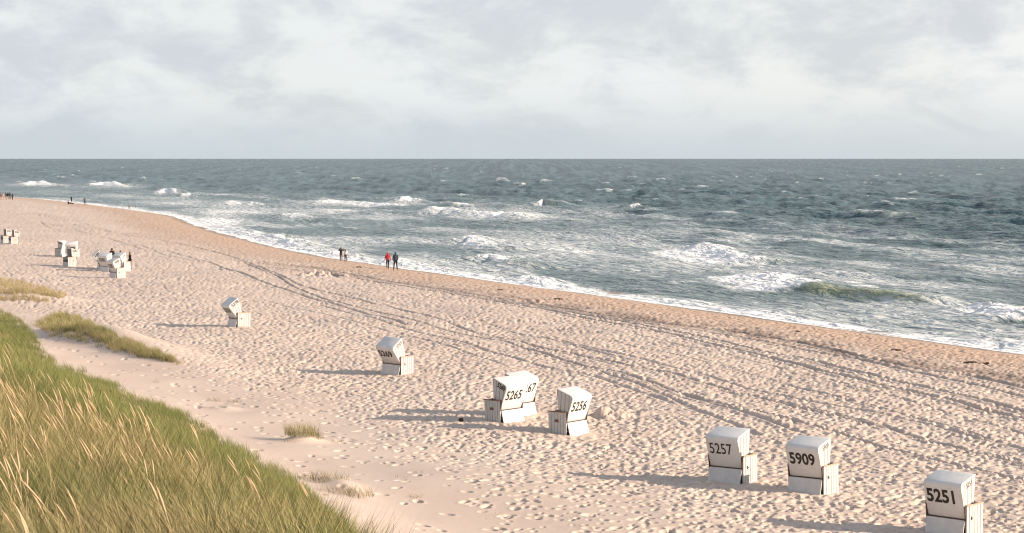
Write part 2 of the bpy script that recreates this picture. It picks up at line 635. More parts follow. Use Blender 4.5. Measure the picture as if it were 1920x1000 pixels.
def polyline_dist(x, y, line, reach):
    """signed distance of points to a polyline and the position (0..1) along it; inf out of reach"""
    d = np.full(x.shape, np.inf, dtype=np.float32)
    sg = np.zeros(x.shape, dtype=np.float32)
    pos = np.zeros(x.shape, dtype=np.float32)
    n = len(line) - 1
    lo = line.min(0) - reach
    hi = line.max(0) + reach
    sel = np.nonzero((x > lo[0]) & (x < hi[0]) & (y > lo[1]) & (y < hi[1]))[0]
    if len(sel) == 0:
        return d, sg, pos
    X, Y = x[sel], y[sel]
    bd = np.full(len(sel), np.inf)
    bs = np.zeros(len(sel))
    bp = np.zeros(len(sel))
    order = np.argsort(X)
    Xo = X[order]
    for i in range(n):
        a, b = line[i], line[i + 1]
        x0, x1 = min(a[0], b[0]) - reach, max(a[0], b[0]) + reach
        i0, i1 = np.searchsorted(Xo, x0), np.searchsorted(Xo, x1)
        if i1 <= i0:
            continue
        q = order[i0:i1]
        q = q[(Y[q] > min(a[1], b[1]) - reach) & (Y[q] < max(a[1], b[1]) + reach)]
        if len(q) == 0:
            continue
        dv = b - a
        L2 = dv @ dv + 1e-12
        px, py = X[q] - a[0], Y[q] - a[1]
        u = np.clip((px * dv[0] + py * dv[1]) / L2, 0, 1)
        ex, ey = px - u * dv[0], py - u * dv[1]
        dd = np.hypot(ex, ey)
        better = dd < bd[q]
        qq = q[better]
        bd[qq] = dd[better]
        bs[qq] = np.sign(dv[0] * py - dv[1] * px)[better]
        bp[qq] = ((i + u) / n)[better]
    d[sel] = bd
    sg[sel] = bs
    pos[sel] = bp
    return d, sg, pos


def stamps(x, y, cell, seed, prob, a, b, depth, rim=0.12):
    """footprints: one oval dent with a pushed-up rim per jittered cell"""
    h = np.zeros(x.shape, dtype=np.float32)
    ci = np.floor(x / cell).astype(np.int64)
    cj = np.floor(y / cell).astype(np.int64)
    for di in (-1, 0, 1):
        for dj in (-1, 0, 1):
            i, j = ci + di, cj + dj
            r1, r2, r3, r4 = (hash2(i, j, seed + q) for q in (1, 2, 3, 4))
            dx = (x - (i + r1) * cell).astype(np.float32)
            dy = (y - (j + r2) * cell).astype(np.float32)
            ang = r3 * 6.283
            ca, sa = np.cos(ang), np.sin(ang)
            size = 0.75 + 0.6 * hash2(i, j, seed + 5)
            u = (dx * ca + dy * sa) / (a * size)
            v = (-dx * sa + dy * ca) / (b * size)
            q = np.sqrt(u * u + v * v)
            on = (r4 < prob)
            dep = depth * (0.5 + 0.8 * hash2(i, j, seed + 6))
            h += on * dep * (-np.exp(-(q ** 5)) + rim * np.exp(-((q - 1.45) / 0.42) ** 2))
    return h


CHAIR_SPOTS = []   # filled before the sand is built so that the sand is smoothed round the chairs


def build_beach():
    fine = math.radians(15.4)
    wide = math.radians(27.0)          # the trodden sand goes on beyond the frame
    ang = np.concatenate([
        np.linspace(-math.pi, -wide, 50, endpoint=False),
        np.linspace(-wide, -fine, 50, endpoint=False),
        np.linspace(-fine, fine, 830, endpoint=False),
        np.linspace(fine, wide, 150, endpoint=False),
        np.linspace(wide, math.pi, 50, endpoint=False)])
    rr = list(np.arange(0.6, 44.0, 0.5))
    r = 44.0
    while r < 760:
        rr.append(r)
        r += max(0.045, 0.44 * r * r / (1973 * 10.0))
    rr += [800, 900, 1100, 1500, 2200]
    rr = np.array(rr)
    A, R = np.meshgrid(ang, rr)
    x = (R * np.sin(A))
    y = (R * np.cos(A))
    na, nr = len(ang), len(rr)
    x = x.ravel()
    y = y.ravel()
    s, t = shore_st(x, y)
    keep = t > -9
    # faces: drop the ones under deep water
    i = np.arange(nr - 1)[:, None] * na
    j = np.arange(na)[None, :]
    j2 = (j + 1) % na
    quads = np.stack([i + j, i + na + j, i + na + j2, i + j2], -1).reshape(-1, 4)
    quads = quads[keep[quads].any(1)]
    used = np.zeros(len(x), bool)
    used[quads.ravel()] = True
    remap = np.cumsum(used) - 1
    quads = remap[quads]
    x, y, s, t = x[used], y[used], s[used], t[used]
    r = np.hypot(x, y)
    z = base_height(x, y)
    vis = (r > 40) & (r < 640) & (np.abs(np.arctan2(x, y)) < wide) & (t > -3)
    xs, ys, ts, ss = x[vis], y[vis], t[vis], s[vis]
    # trampled zone between the wrack line and the dune foot
    wob = (fbm(xs * 0.10, ys * 0.10, 3, 5) - 0.5)
    edge = ts + wob * 7.0
    busy = sstep(edge, 53.5, 45.0) * sstep(ts, 2.0, 6.0)
    calm = sstep(fbm(xs * 0.16, ys * 0.16, 3, 8), 0.60, 0.74)
    busy = busy * (1 - 0.45 * calm)
    few = sstep(edge, 59, 54)
    h = np.zeros(xs.shape, np.float32)
    h += stamps(xs, ys, 0.29, 100, 0.80 * busy, 0.108, 0.070, 0.066)
    h += stamps(xs, ys, 0.47, 200, 0.72 * busy + 0.05 * few, 0.145, 0.085, 0.085)
    h += stamps(xs, ys, 1.05, 300, 0.6 * busy + 0.42 * few, 0.155, 0.088, 0.095, 0.10)
    h += (fbm(xs * 2.6, ys * 2.6, 3, 31) - 0.5) * 0.05 * busy
    h += (fbm(xs * 0.9, ys * 0.9, 2, 33) - 0.5) * 0.03 * busy
    h *= np.interp(np.hypot(xs, ys), [70, 130, 260], [1.0, 0.85, 0.6])
    # pebbly roughness of the coarse strip by the water
    beachy = sstep(ts, 13, 8) * sstep(ts, 1.0, 3.0)
    h += (fbm(xs * 3.2, ys * 3.2, 3, 41) - 0.5) * 0.085 * beachy
    # dug holes around the little heaps
    for (mx_, my_, a_, b_, an_, mh) in MOUNDS[6:]:
        near = np.exp(-(((xs - mx_) / 1.6) ** 2 + ((ys - my_) / 1.6) ** 2))
        h += near * (fbm(xs * 2.4, ys * 1.6, 3, 45) - 0.55) * 0.8 * min(mh * 2.5, 1)
    # smooth, drifted sand round the chairs
    for (cx, cy) in CHAIR_SPOTS:
        dd = np.hypot(xs - cx, ys - cy)
        h += 0.075 * np.exp(-((dd - 0.78) / 0.26) ** 2) * (0.3 + 1.2 * vnoise(xs * 1.3, ys * 1.3, 47))
        h *= (1 - 0.85 * np.exp(-(dd / 0.95) ** 4))
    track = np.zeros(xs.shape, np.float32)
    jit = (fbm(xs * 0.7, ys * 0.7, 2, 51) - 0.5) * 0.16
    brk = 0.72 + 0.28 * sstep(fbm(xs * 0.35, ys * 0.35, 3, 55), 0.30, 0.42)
    for pts, hw, dep, damp in TRACKS_PX:  # damp: how strongly rut shade and compacted damp sand darken the colour
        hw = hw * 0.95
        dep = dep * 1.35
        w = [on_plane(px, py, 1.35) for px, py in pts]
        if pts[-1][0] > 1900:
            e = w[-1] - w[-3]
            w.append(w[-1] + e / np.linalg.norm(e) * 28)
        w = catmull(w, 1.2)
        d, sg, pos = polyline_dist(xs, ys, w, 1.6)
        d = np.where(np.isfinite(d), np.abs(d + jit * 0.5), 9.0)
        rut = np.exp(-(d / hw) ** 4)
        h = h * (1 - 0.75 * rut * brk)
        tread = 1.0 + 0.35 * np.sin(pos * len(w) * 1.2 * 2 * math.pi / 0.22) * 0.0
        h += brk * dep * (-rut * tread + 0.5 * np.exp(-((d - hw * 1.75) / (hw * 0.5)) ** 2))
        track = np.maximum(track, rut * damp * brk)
    # broad churned, damp band along the upper pair of ruts
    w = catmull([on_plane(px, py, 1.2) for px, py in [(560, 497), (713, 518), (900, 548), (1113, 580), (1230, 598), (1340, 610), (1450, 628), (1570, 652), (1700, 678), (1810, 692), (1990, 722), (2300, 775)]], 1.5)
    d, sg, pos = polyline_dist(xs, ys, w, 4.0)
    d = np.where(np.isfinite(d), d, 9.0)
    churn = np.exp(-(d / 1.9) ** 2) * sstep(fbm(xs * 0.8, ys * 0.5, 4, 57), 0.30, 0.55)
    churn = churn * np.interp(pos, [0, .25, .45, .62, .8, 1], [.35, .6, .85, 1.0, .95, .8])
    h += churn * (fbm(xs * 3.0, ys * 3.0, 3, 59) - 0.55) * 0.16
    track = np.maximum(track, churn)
    z[vis] += h
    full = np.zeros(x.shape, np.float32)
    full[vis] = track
    fbusy = np.zeros(x.shape, np.float32)
    fbusy[vis] = np.clip(busy + 0.6 * beachy, 0, 1) * (1 - np.clip(track, 0, 1) * .7)
    for (cx, cy) in CHAIR_SPOTS:
        fbusy *= 1 - 0.85 * np.exp(-(np.hypot(x - cx, y - cy) / 0.95) ** 4)
    wobs = (fbm(s * 0.12, t * 0.3, 3, 61) - 0.5)
    damp = sstep(t + wobs * 7, 20, 7.0)
    wet = sstep(t + wobs * 2.2, 3.6, 1.0)
    me = mesh_np('beach', np.stack([x, y, z], 1), quads)
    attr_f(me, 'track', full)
    attr_f(me, 'busy', fbusy)
    attr_f(me, 'damp', damp)
    attr_f(me, 'wet', wet)
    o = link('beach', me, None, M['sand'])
    tag(o, 'pale pinkish sand beach rising to a dune, full of footprints and tyre tracks', 'beach', kind='structure')
    print('beach verts', len(x), 'faces', len(quads))
    return o


# ------------------------------------------------------------------ the sea
BREAKERS = [
    # photo points along the crest (left to right), height m, foam reach landward m, green face 0..1 along the crest
    ([(1285, 462), (1310, 461), (1345, 470), (1400, 484), (1440, 492)], .85, 6.0, [(0, 0), (.25, .8), (.32, 0), (1, 0)], [(0, .3), (.2, .6), (.32, 1), (1, .7)]),
    ([(1385, 512), (1410, 510), (1450, 519), (1500, 530), (1535, 541), (1580, 545), (1630, 549), (1700, 556), (1780, 568)], .62, 4.6, [(0, 0), (.50, 0), (.58, 1), (.82, 1), (1, .6)], [(0, .9), (.50, 1), (.60, .06), (.76, .05), (.86, .2), (1, 0)]),
    ([(925, 527), (960, 521), (1000, 524), (1040, 540)], .8, 2.2, [(0, 0), (1, 0)], [(0, .5), (.3, 1), (.8, 1), (1, .6)]),
    ([(490, 441), (520, 445), (560, 460), (610, 474), (660, 483)], .75, 3.0, [(0, .7), (.3, .5), (1, 0)], [(0, .7), (.2, .9), (1, .9)]),
    ([(655, 485), (690, 490), (740, 488), (790, 502), (850, 514)], .5, 2.0, [(0, .6), (.2, .2), (1, .3)], [(0, .2), (.3, .9), (.7, .9), (1, .8)]),
    ([(745, 381), (768, 376), (792, 380)], 1.2, 4.0, [(0, 0), (1, 0)], [(0, .6), (.5, 1), (1, .6)]),
    ([(575, 381), (640, 379), (720, 383), (745, 382)], .7, 4.0, [(0, 0), (1, 0)], [(0, .8), (1, .8)]),
    ([(1003, 384), (1018, 381), (1040, 385)], 1.1, 2.0, [(0, 0), (.5, .6), (1, .5)], [(0, .9), (.4, .8), (.6, .1), (1, 0)]),
    ([(1185, 390), (1197, 388), (1212, 391)], .9, 1.6, [(0, 0), (1, .4)], [(0, .9), (.5, .7), (1, .1)]),
    ([(800, 398), (830, 392), (860, 398), (900, 402)], 1.0, 4.0, [(0, 0), (1, 0)], [(0, .6), (.4, 1), (1, .5)]),
    ([(845, 387), (870, 383), (895, 390)], .8, 2.5, [(0, .3), (1, 0)], [(0, .5), (.5, .9), (1, .3)]),
    ([(900, 404), (950, 400), (990, 408)], .7, 3.0, [(0, 0), (1, 0)], [(0, .5), (.5, .9), (1, .5)]),
    ([(290, 362), (312, 358), (335, 362)], .9, 3.0, [(0, 0), (1, 0)], [(0, .8), (1, .8)]),
    ([(340, 367), (358, 364), (375, 368)], .8, 3.0, [(0, 0), (1, .4)], [(0, .8), (1, .4)]),
    ([(165, 348), (195, 344), (225, 349)], 1.0, 4.0, [(0, 0), (1, 0)], [(0, .9), (1, .8)]),
    ([(35, 346), (70, 343), (105, 347)], .9, 4.0, [(0, 0), (1, 0)], [(0, .9), (1, .8)]),
    ([(420, 384), (450, 380), (500, 386)], .7, 4.0, [(0, 0), (1, 0)], [(0, .6), (1, .6)]),
    ([(520, 406), (550, 403), (590, 412)], .7, 3.5, [(0, 0), (1, .3)], [(0, .7), (.5, .9), (1, .3)]),
    ([(840, 452), (880, 447), (910, 455), (950, 468)], .6, 2.5, [(0, .3), (1, .2)], [(0, .4), (.4, .9), (1, .4)]),
    ([(890, 484), (920, 477), (960, 488), (1000, 498)], .55, 1.6, [(0, .2), (1, .3)], [(0, .5), (.4, .8), (1, .2)]),
    ([(1830, 582), (1870, 578), (1920, 592), (1960, 602)], .7, 2.5, [(0, 0), (1, 0)], [(0, .5), (.5, .9), (1, .8)]),
    ([(1660, 408), (1690, 403), (1720, 409)], .6, .8, [(0, .2), (1, .2)], [(0, .2), (.5, .45), (1, 0)]),
    ([(1840, 640), (1880, 636), (1960, 648)], .35, 1.2, [(0, .5), (1, .2)], [(0, .3), (.5, .7), (1, .8)]),
    ([(380, 420), (420, 425), (470, 440)], .5, 3.0, [(0, 0), (1, 0)], [(0, .9), (1, .9)]),
]
FOAM_PX = [
    (70, 347, 70, 4, .5), (215, 350, 60, 5, .5), (215, 368, 60, 5, .45), (270, 383, 90, 5, .45), (100, 360, 80, 5, .3),
    (450, 384, 70, 6, .5), (430, 398, 90, 8, .55), (405, 418, 60, 12, .85), (560, 408, 60, 6, .4), (650, 383, 110, 5, .6),
    (640, 394, 80, 4, .5), (830, 399, 70, 6, .6), (945, 405, 80, 6, .55), (1020, 411, 120, 8, .4), (330, 378, 80, 6, .4),
    (880, 453, 80, 9, .4), (930, 484, 90, 9, .4), (1010, 460, 140, 24, .30), (1190, 440, 190, 26, .34), (1130, 485, 190, 24, .36),
    (985, 530, 90, 9, .7), (560, 462, 90, 8, .6), (740, 494, 60, 6, .6), (800, 507, 70, 7, .6), (900, 440, 170, 14, .2),
    (1340, 475, 60, 8, .45), (1400, 492, 90, 10, .45), (1470, 525, 90, 10, .5), (1620, 505, 230, 20, .30), (1760, 555, 160, 28, .33),
    (1640, 598, 240, 24, .40), (1860, 590, 90, 12, .45), (1850, 625, 110, 18, .42), (1480, 575, 170, 16, .26), (1270, 535, 150, 18, .30),
    (1420, 560, 120, 9, .22), (720, 420, 180, 10, .2), (620, 440, 120, 8, .2), (560, 395, 140, 8, .3), (1250, 505, 110, 15, .36),
]


def build_sea():
    fine0, fine1 = math.radians(-15.4), math.radians(15.4)
    ang = np.concatenate([np.linspace(math.radians(-75), fine0, 24, endpoint=False), np.linspace(fine0, fine1, 780, endpoint=False), np.linspace(fine1, math.radians(30), 110, endpoint=False), np.linspace(math.radians(30), math.radians(150), 50)])
    rr = []
    r = 88.0
    while r < 24000:
        rr.append(r)
        r += max(0.16, 0.35 * r * r / (1973 * 11.5))
    rr.append(45000.0)
    rr = np.array(rr)
    A, R = np.meshgrid(ang, rr)
    x = (R * np.sin(A)).ravel()
    y = (R * np.cos(A)).ravel()
    rowi = np.repeat(np.arange(len(rr)), len(ang)).astype(np.float64)
    A = A.ravel()
    na, nr = len(ang), len(rr)
    s, t = shore_st(x, y)
    keep = t < 3.0
    i = np.arange(nr - 1)[:, None] * na
    j = np.arange(na - 1)[None, :]
    quads = np.stack([i + j, i + na + j, i + na + j + 1, i + j + 1], -1).reshape(-1, 4)
    quads = quads[keep[quads].all(1)]
    used = np.zeros(len(x), bool)
    used[quads.ravel()] = True
    remap = np.cumsum(used) - 1
    quads = remap[quads]
    x, y, s, t, A, rowi = x[used], y[used], s[used], t[used], A[used], rowi[used]
    r = np.hypot(x, y)
    # wind sea: sum of travelling waves running towards the shore
    z = np.zeros(x.shape)
    rg = np.random.default_rng(5)
    calm = 0.20 + 0.80 * sstep(t, -6, -170)
    for k in range(46):
        lam = 2.2 * (16.0 ** rg.random())
        th = rg.normal(0, 0.5)
        dv = NV * math.cos(th) + U * math.sin(th)
        kk = 2 * math.pi / lam
        amp = 0.0125 * lam ** 0.80
        ph = rg.random() * 6.283
        c = np.cos(kk * (x * dv[0] + y * dv[1]) + ph + 2.5 * (vnoise(x * 0.02, y * 0.02, 700 + k) - 0.5))
        z += amp * c
    crest = z.copy()
    z *= calm
    # long rolling swell broken into groups
    z += 0.25 * (fbm(s * 0.02, t * 0.07, 3, 72) - 0.5) * calm
    px, py = to_px(x, y, np.zeros_like(x))
    foam = np.zeros(x.shape, np.float32)
    green = np.zeros(x.shape, np.float32)
    for cx, cy, rx, ry, st in FOAM_PX:
        g = st * np.exp(-(((px - cx) / rx) ** 2 + ((py - cy) / ry) ** 2))
        foam = foam + g * (1 - foam)
    patch = fbm(s * 0.03, t * 0.12, 4, 75)
    foam = np.clip(foam * 1.35 * (0.45 + 1.0 * patch), 0, .95)
    # surf zone lace
    surf = sstep(t, -150, -60) * sstep(r, 900, 480)
    foam = np.maximum(foam, surf * 0.55 * sstep(patch, 0.36, 0.62))
    rough = (fbm(x * 0.8, y * 0.8, 3, 77) - 0.5)
    rough2 = (fbm(x * 3.1, y * 3.1, 3, 78) - 0.5)
    for pts, hgt, reach, gr, fo in BREAKERS:
        w = catmull([on_plane(a, b, 0.35) for a, b in pts], 0.8)
        d, sg, pos = polyline_dist(x, y, w, max(12.0, reach * 3.2))
        m = np.isfinite(d)
        if not m.any():
            continue
        dd = d[m] * np.sign(sg[m]) * -1.0           # positive landward
        pp = pos[m]
        endt = sstep(pp, 0.0, 0.12) * sstep(pp, 1.0, 0.88)
        lump = 1.0 + 0.5 * rough[m]
        reach = reach * 1.5
        prof = np.where(dd < 0, np.exp(-(dd / 3.4) ** 2), np.exp(-(dd / (1.15 + 2.2 * np.interp(pp, [q[0] for q in fo], [q[1] for q in fo]))) ** 2))
        f = np.interp(pp, [q[0] for q in fo], [q[1] for q in fo])
        gq = np.interp(pp, [q[0] for q in gr], [q[1] for q in gr])
        along = 0.75 + 0.5 * vnoise(pp * len(w) * 0.22, pp * 0, 79)
        z[m] += hgt * prof * endt * lump * along
        # white water: tumbles down the front and trails behind the crest
        e = dd + rough[m] * 1.6
        white = f * np.where(e > 0, np.exp(-(e / reach) ** 4), np.exp(-(e / 1.0) ** 2)) * (0.25 + 0.75 * endt)
        trail = 0.42 * f * np.where(dd < 0, np.exp(-(dd / 6.0) ** 2), 0)
        z[m] += 0.16 * hgt * np.where(dd > 0, np.exp(-(dd / reach) ** 4), 0) * f * endt * (0.8 + 0.9 * rough[m] + 0.4 * rough2[m])
        foam[m] = np.maximum(foam[m], np.maximum(white * 1.25, trail))
        green[m] = np.maximum(green[m], gq * np.exp(-((dd - 0.4) / 1.3) ** 2) * endt)
    # swash running up the sand
    sw = (fbm(s * 0.16, s * 0.0 + 3.3, 3, 81) - 0.5)
    run = t - 1.4 - sw * 2.2
    swash = np.exp(-(np.maximum(-(run) - 1.8, 0) / 4.5) ** 1.5) * sstep(run, 0.2, -0.3)
    foam = np.maximum(foam, (0.80 + 0.42 * vnoise(s * 0.18, t * 0.5, 83)) * swash)
    # white caps out at sea
    cap = 0.8 * sstep(crest, 0.85, 1.1) * sstep(fbm(x * 0.035, y * 0.035, 3, 85), 0.52, 0.66) * sstep(r, 5200, 1000)
    capf = sstep(vnoise(A * 520.0, rowi * 0.45, 87), 0.980, 0.999) * sstep(r, 300, 800) * sstep(r, 12000, 1800)
    foam = np.maximum(foam, 0.85 * cap)
    foam = np.maximum(foam, 0.45 * capf)
    near = sstep(t, -4.0, 1.0)
    z = z * (1 - near) + near * np.maximum(base_height(x, y) + 0.012, 0.02 * (t < 0))
    z = np.where(run > 0.25, np.minimum(z, base_height(x, y) - 0.15), z)
    # light and dark sides of small wave facets, put into the water colour
    lat = A * r ** 0.4 / 0.055
    chop_shade = 0.5 * vnoise(lat, rowi * 0.13, 89) + 0.5 * vnoise(lat * 2.1 + 5, rowi * 0.28, 90)
    chop_shade = 0.8 * chop_shade + 0.2 * fbm(s * 0.006, t * 0.02, 3, 91)
    shallow = sstep(t, -170, -15) * (0.5 + 0.5 * patch)
    me = mesh_np('sea', np.stack([x, y, z], 1), quads)
    attr_f(me, 'foam', np.clip(foam, 0, 1.3))
    attr_f(me, 'green', np.clip(green, 0, 1))
    attr_f(me, 'chop_shade', sstep(chop_shade, 0.28, 0.74))
    attr_f(me, 'shallow', shallow * 0.8)
    o = link('sea', me, None, M['sea'])
    tag(o, 'grey green sea with breaking waves and white foam running to the horizon', 'sea', kind='structure')
    print('sea verts', len(x), 'faces', len(quads))
    return o

# ------------------------------------------------------------------ hooded beach chairs


class MB:
    """collects simple solids into one mesh"""
    def __init__(self):
        self.v, self.f = [], []

    def box(self, x0, x1, y0, y1, z0, z1):
        self.prism([(y0, z0), (y1, z0), (y1, z1), (y0, z1)], x0, x1)
        return self

    def prism(self, prof, x0, x1):
        n = len(prof)
        b = len(self.v)
        self.v += [(x0, p[0], p[1]) for p in prof] + [(x1, p[0], p[1]) for p in prof]
        area = sum(prof[i][0] * prof[(i + 1) % n][1] - prof[(i + 1) % n][0] * prof[i][1] for i in range(n))
        for i in range(n):
            j = (i + 1) % n
            q = (b + i, b + i + n, b + j + n, b + j)
            self.f.append(q if area < 0 else q[::-1])
        a = tuple(b + i for i in range(n))
        c = tuple(b + n + i for i in range(n))
        self.f.append(a if area < 0 else a[::-1])
        self.f.append(c[::-1] if area < 0 else c)
        return self

    def mesh(self, name, mat, bevel=0.0, smooth=False):
        me = bpy.data.meshes.new(name)
        me.from_pydata(self.v, [], self.f)
        bm = bmesh.new()
        bm.from_mesh(me)
        bmesh.ops.recalc_face_normals(bm, faces=bm.faces)
        if bevel:
            ed = [e for e in bm.edges if len(e.link_faces) == 2 and e.calc_face_angle(0) > 0.6]
            bmesh.ops.bevel(bm, geom=ed, offset=bevel, segments=2, affect='EDGES', profile=0.6)
        for f in bm.faces:
            f.smooth = smooth
        bm.to_mesh(me)
        bm.free()
        me.materials.append(mat)
        return me


PIV = (0.0, -0.36, 0.45)
# side outline of the hood, relative to the pivot (y forward, z up)
H_BACK = [(0.0, 0.0), (-0.12, 0.385), (-0.235, 0.755)]
H_CORNER = [(-0.262, 0.845), (-0.262, 0.905), (-0.225, 0.960), (-0.16, 0.995)]
H_ROOF = [(0.12, 1.075), (0.36, 1.145), (0.47, 1.165)]
H_FRONT = [(0.485, 1.10), (0.40, 0.50), (0.34, 0.03)]
CM = {}


def chair_meshes():
    outer = H_BACK + H_CORNER + H_ROOF
    # inner line of the shell: offset to the inside
    inner = []
    th = 0.035
    for i, p in enumerate(outer):
        a = outer[max(i - 1, 0)]
        b = outer[min(i + 1, len(outer) - 1)]
        dx, dz = b[0] - a[0], b[1] - a[1]
        L = math.hypot(dx, dz)
        inner.append((p[0] + dz / L * th, p[1] - dx / L * th))
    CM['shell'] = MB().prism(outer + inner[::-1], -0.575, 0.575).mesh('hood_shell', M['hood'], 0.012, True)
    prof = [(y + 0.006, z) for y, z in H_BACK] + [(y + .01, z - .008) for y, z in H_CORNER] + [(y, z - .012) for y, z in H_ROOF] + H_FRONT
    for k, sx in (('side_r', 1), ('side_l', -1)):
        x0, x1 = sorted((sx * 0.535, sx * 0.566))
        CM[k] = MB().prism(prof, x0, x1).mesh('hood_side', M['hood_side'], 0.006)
    m = MB()
    m.prism([(0.05, 0.02), (0.17, 0.02), (-0.04, 0.72), (-0.16, 0.72)], -0.52, 0.52)
    CM['back_cushion'] = m.mesh('back_cushion', M['cushion'], 0.03, True)
    m = MB().box(-0.53, 0.53, 0.43, 0.46, 1.07, 1.12)
    CM['valance'] = m.mesh('front_rim', M['hood'], 0.006)
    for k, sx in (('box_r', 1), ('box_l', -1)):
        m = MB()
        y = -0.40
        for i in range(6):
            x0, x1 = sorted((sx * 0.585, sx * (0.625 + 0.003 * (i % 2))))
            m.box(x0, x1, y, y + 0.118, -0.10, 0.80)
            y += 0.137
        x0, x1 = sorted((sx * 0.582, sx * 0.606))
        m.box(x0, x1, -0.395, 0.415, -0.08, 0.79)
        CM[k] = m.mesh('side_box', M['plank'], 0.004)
        x0, x1 = sorted((sx * 0.575, sx * 0.645))
        CM[k.replace('box', 'arm')] = MB().box(x0, x1, -0.42, 0.435, 0.802, 0.838).mesh('armrest', M['wood'], 0.006)
        CM[k.replace('box', 'armpale')] = MB().box(x0, x1, -0.42, 0.435, 0.802, 0.838).mesh('armrest', M['pale_wood'], 0.006)
        x0, x1 = sorted((sx * 0.629, sx * 0.641))
        m = MB().box(x0, x1, -0.20, -0.165, 0.42, 0.52).box(x0, x1, -0.165, -0.08, 0.455, 0.475)
        CM[k.replace('box', 'latch')] = m.mesh('latch', M['metal'], 0.003)
        CM[k.replace('box', 'plaque')] = MB().box(x0, x1, -0.06, 0.11, 0.44, 0.535).mesh('plaque', M['plaque'], 0.004)
        x0, x1 = sorted((sx * 0.595, sx * 0.625))
        m = MB().box(x0, x1, -0.12, 0.10, 0.84, 0.862).box(x0, x1, -0.02, 0.02, 0.862, 0.895)
        CM[k.replace('box', 'grip')] = m.mesh('handle', M['metal'], 0.004)
        x0, x1 = sorted((sx * 0.577, sx * 0.603))
        CM[k.replace('box', 'hinge')] = MB().prism([(-0.415, 0.41), (-0.34, 0.41), (-0.40, 0.80), (-0.475, 0.80)], x0, x1).mesh('hinge_board', M['gap_shade'], 0.003)  # dark wedge added for the shaded gap between hood and side box
    # sloping board below the hood at the back
    CM['base_back'] = MB().prism([(-0.555, -0.08), (-0.525, -0.08), (-0.395, 0.426), (-0.425, 0.426)], -0.572, 0.572).mesh('base_back', M['board'], 0.006)
    CM['gap_shade'] = MB().box(-0.572, 0.572, -0.405, -0.345, 0.40, 0.452).mesh('rear_gap_shade', M['gap_shade'], 0.004)  # dark bar added where the gap between hood and base lies in shade
    m = MB()
    for i in range(8):
        m.box(-0.572 + i * 0.143, -0.572 + i * 0.143 + 0.138, 0.375, 0.40, -0.08, 0.36)
    CM['front'] = m.mesh('front_panel', M['plank'], 0.004)
    CM['seat'] = MB().box(-0.572, 0.572, -0.36, 0.41, 0.365, 0.395).mesh('seat', M['pale_wood'], 0.004)
    CM['seat_cushion'] = MB().box(-0.53, 0.53, -0.28, 0.40, 0.398, 0.48).mesh('seat_cushion', M['cushion'], 0.03, True)


chair_meshes()


def text_mesh(body, size, cond, bold, mat):
    cu = bpy.data.curves.new('number', 'FONT')
    cu.body = body
    cu.size = size
    cu.align_x = 'CENTER'
    cu.align_y = 'CENTER'
    cu.offset = bold
    cu.extrude = 0.0018
    cu.space_character = 1.02
    cu.resolution_u = 4
    o = bpy.data.objects.new('number', cu)
    C.objects.link(o)
    dg = bpy.context.evaluated_depsgraph_get()
    dg.update()
    me = bpy.data.meshes.new_from_object(o.evaluated_get(dg))
    bpy.data.objects.remove(o)
    bpy.data.curves.remove(cu)
    for v in me.vertices:
        v.co.x *= cond
    me.materials.clear()
    me.materials.append(mat)
    return me


def frame_matrix(xa, up, loc):
    xa = Vector(xa).normalized()
    up = Vector(up).normalized()
    n = xa.cross(up)
    return Matrix(((xa.x, up.x, n.x, loc[0]), (xa.y, up.y, n.y, loc[1]), (xa.z, up.z, n.z, loc[2]), (0, 0, 0, 1)))


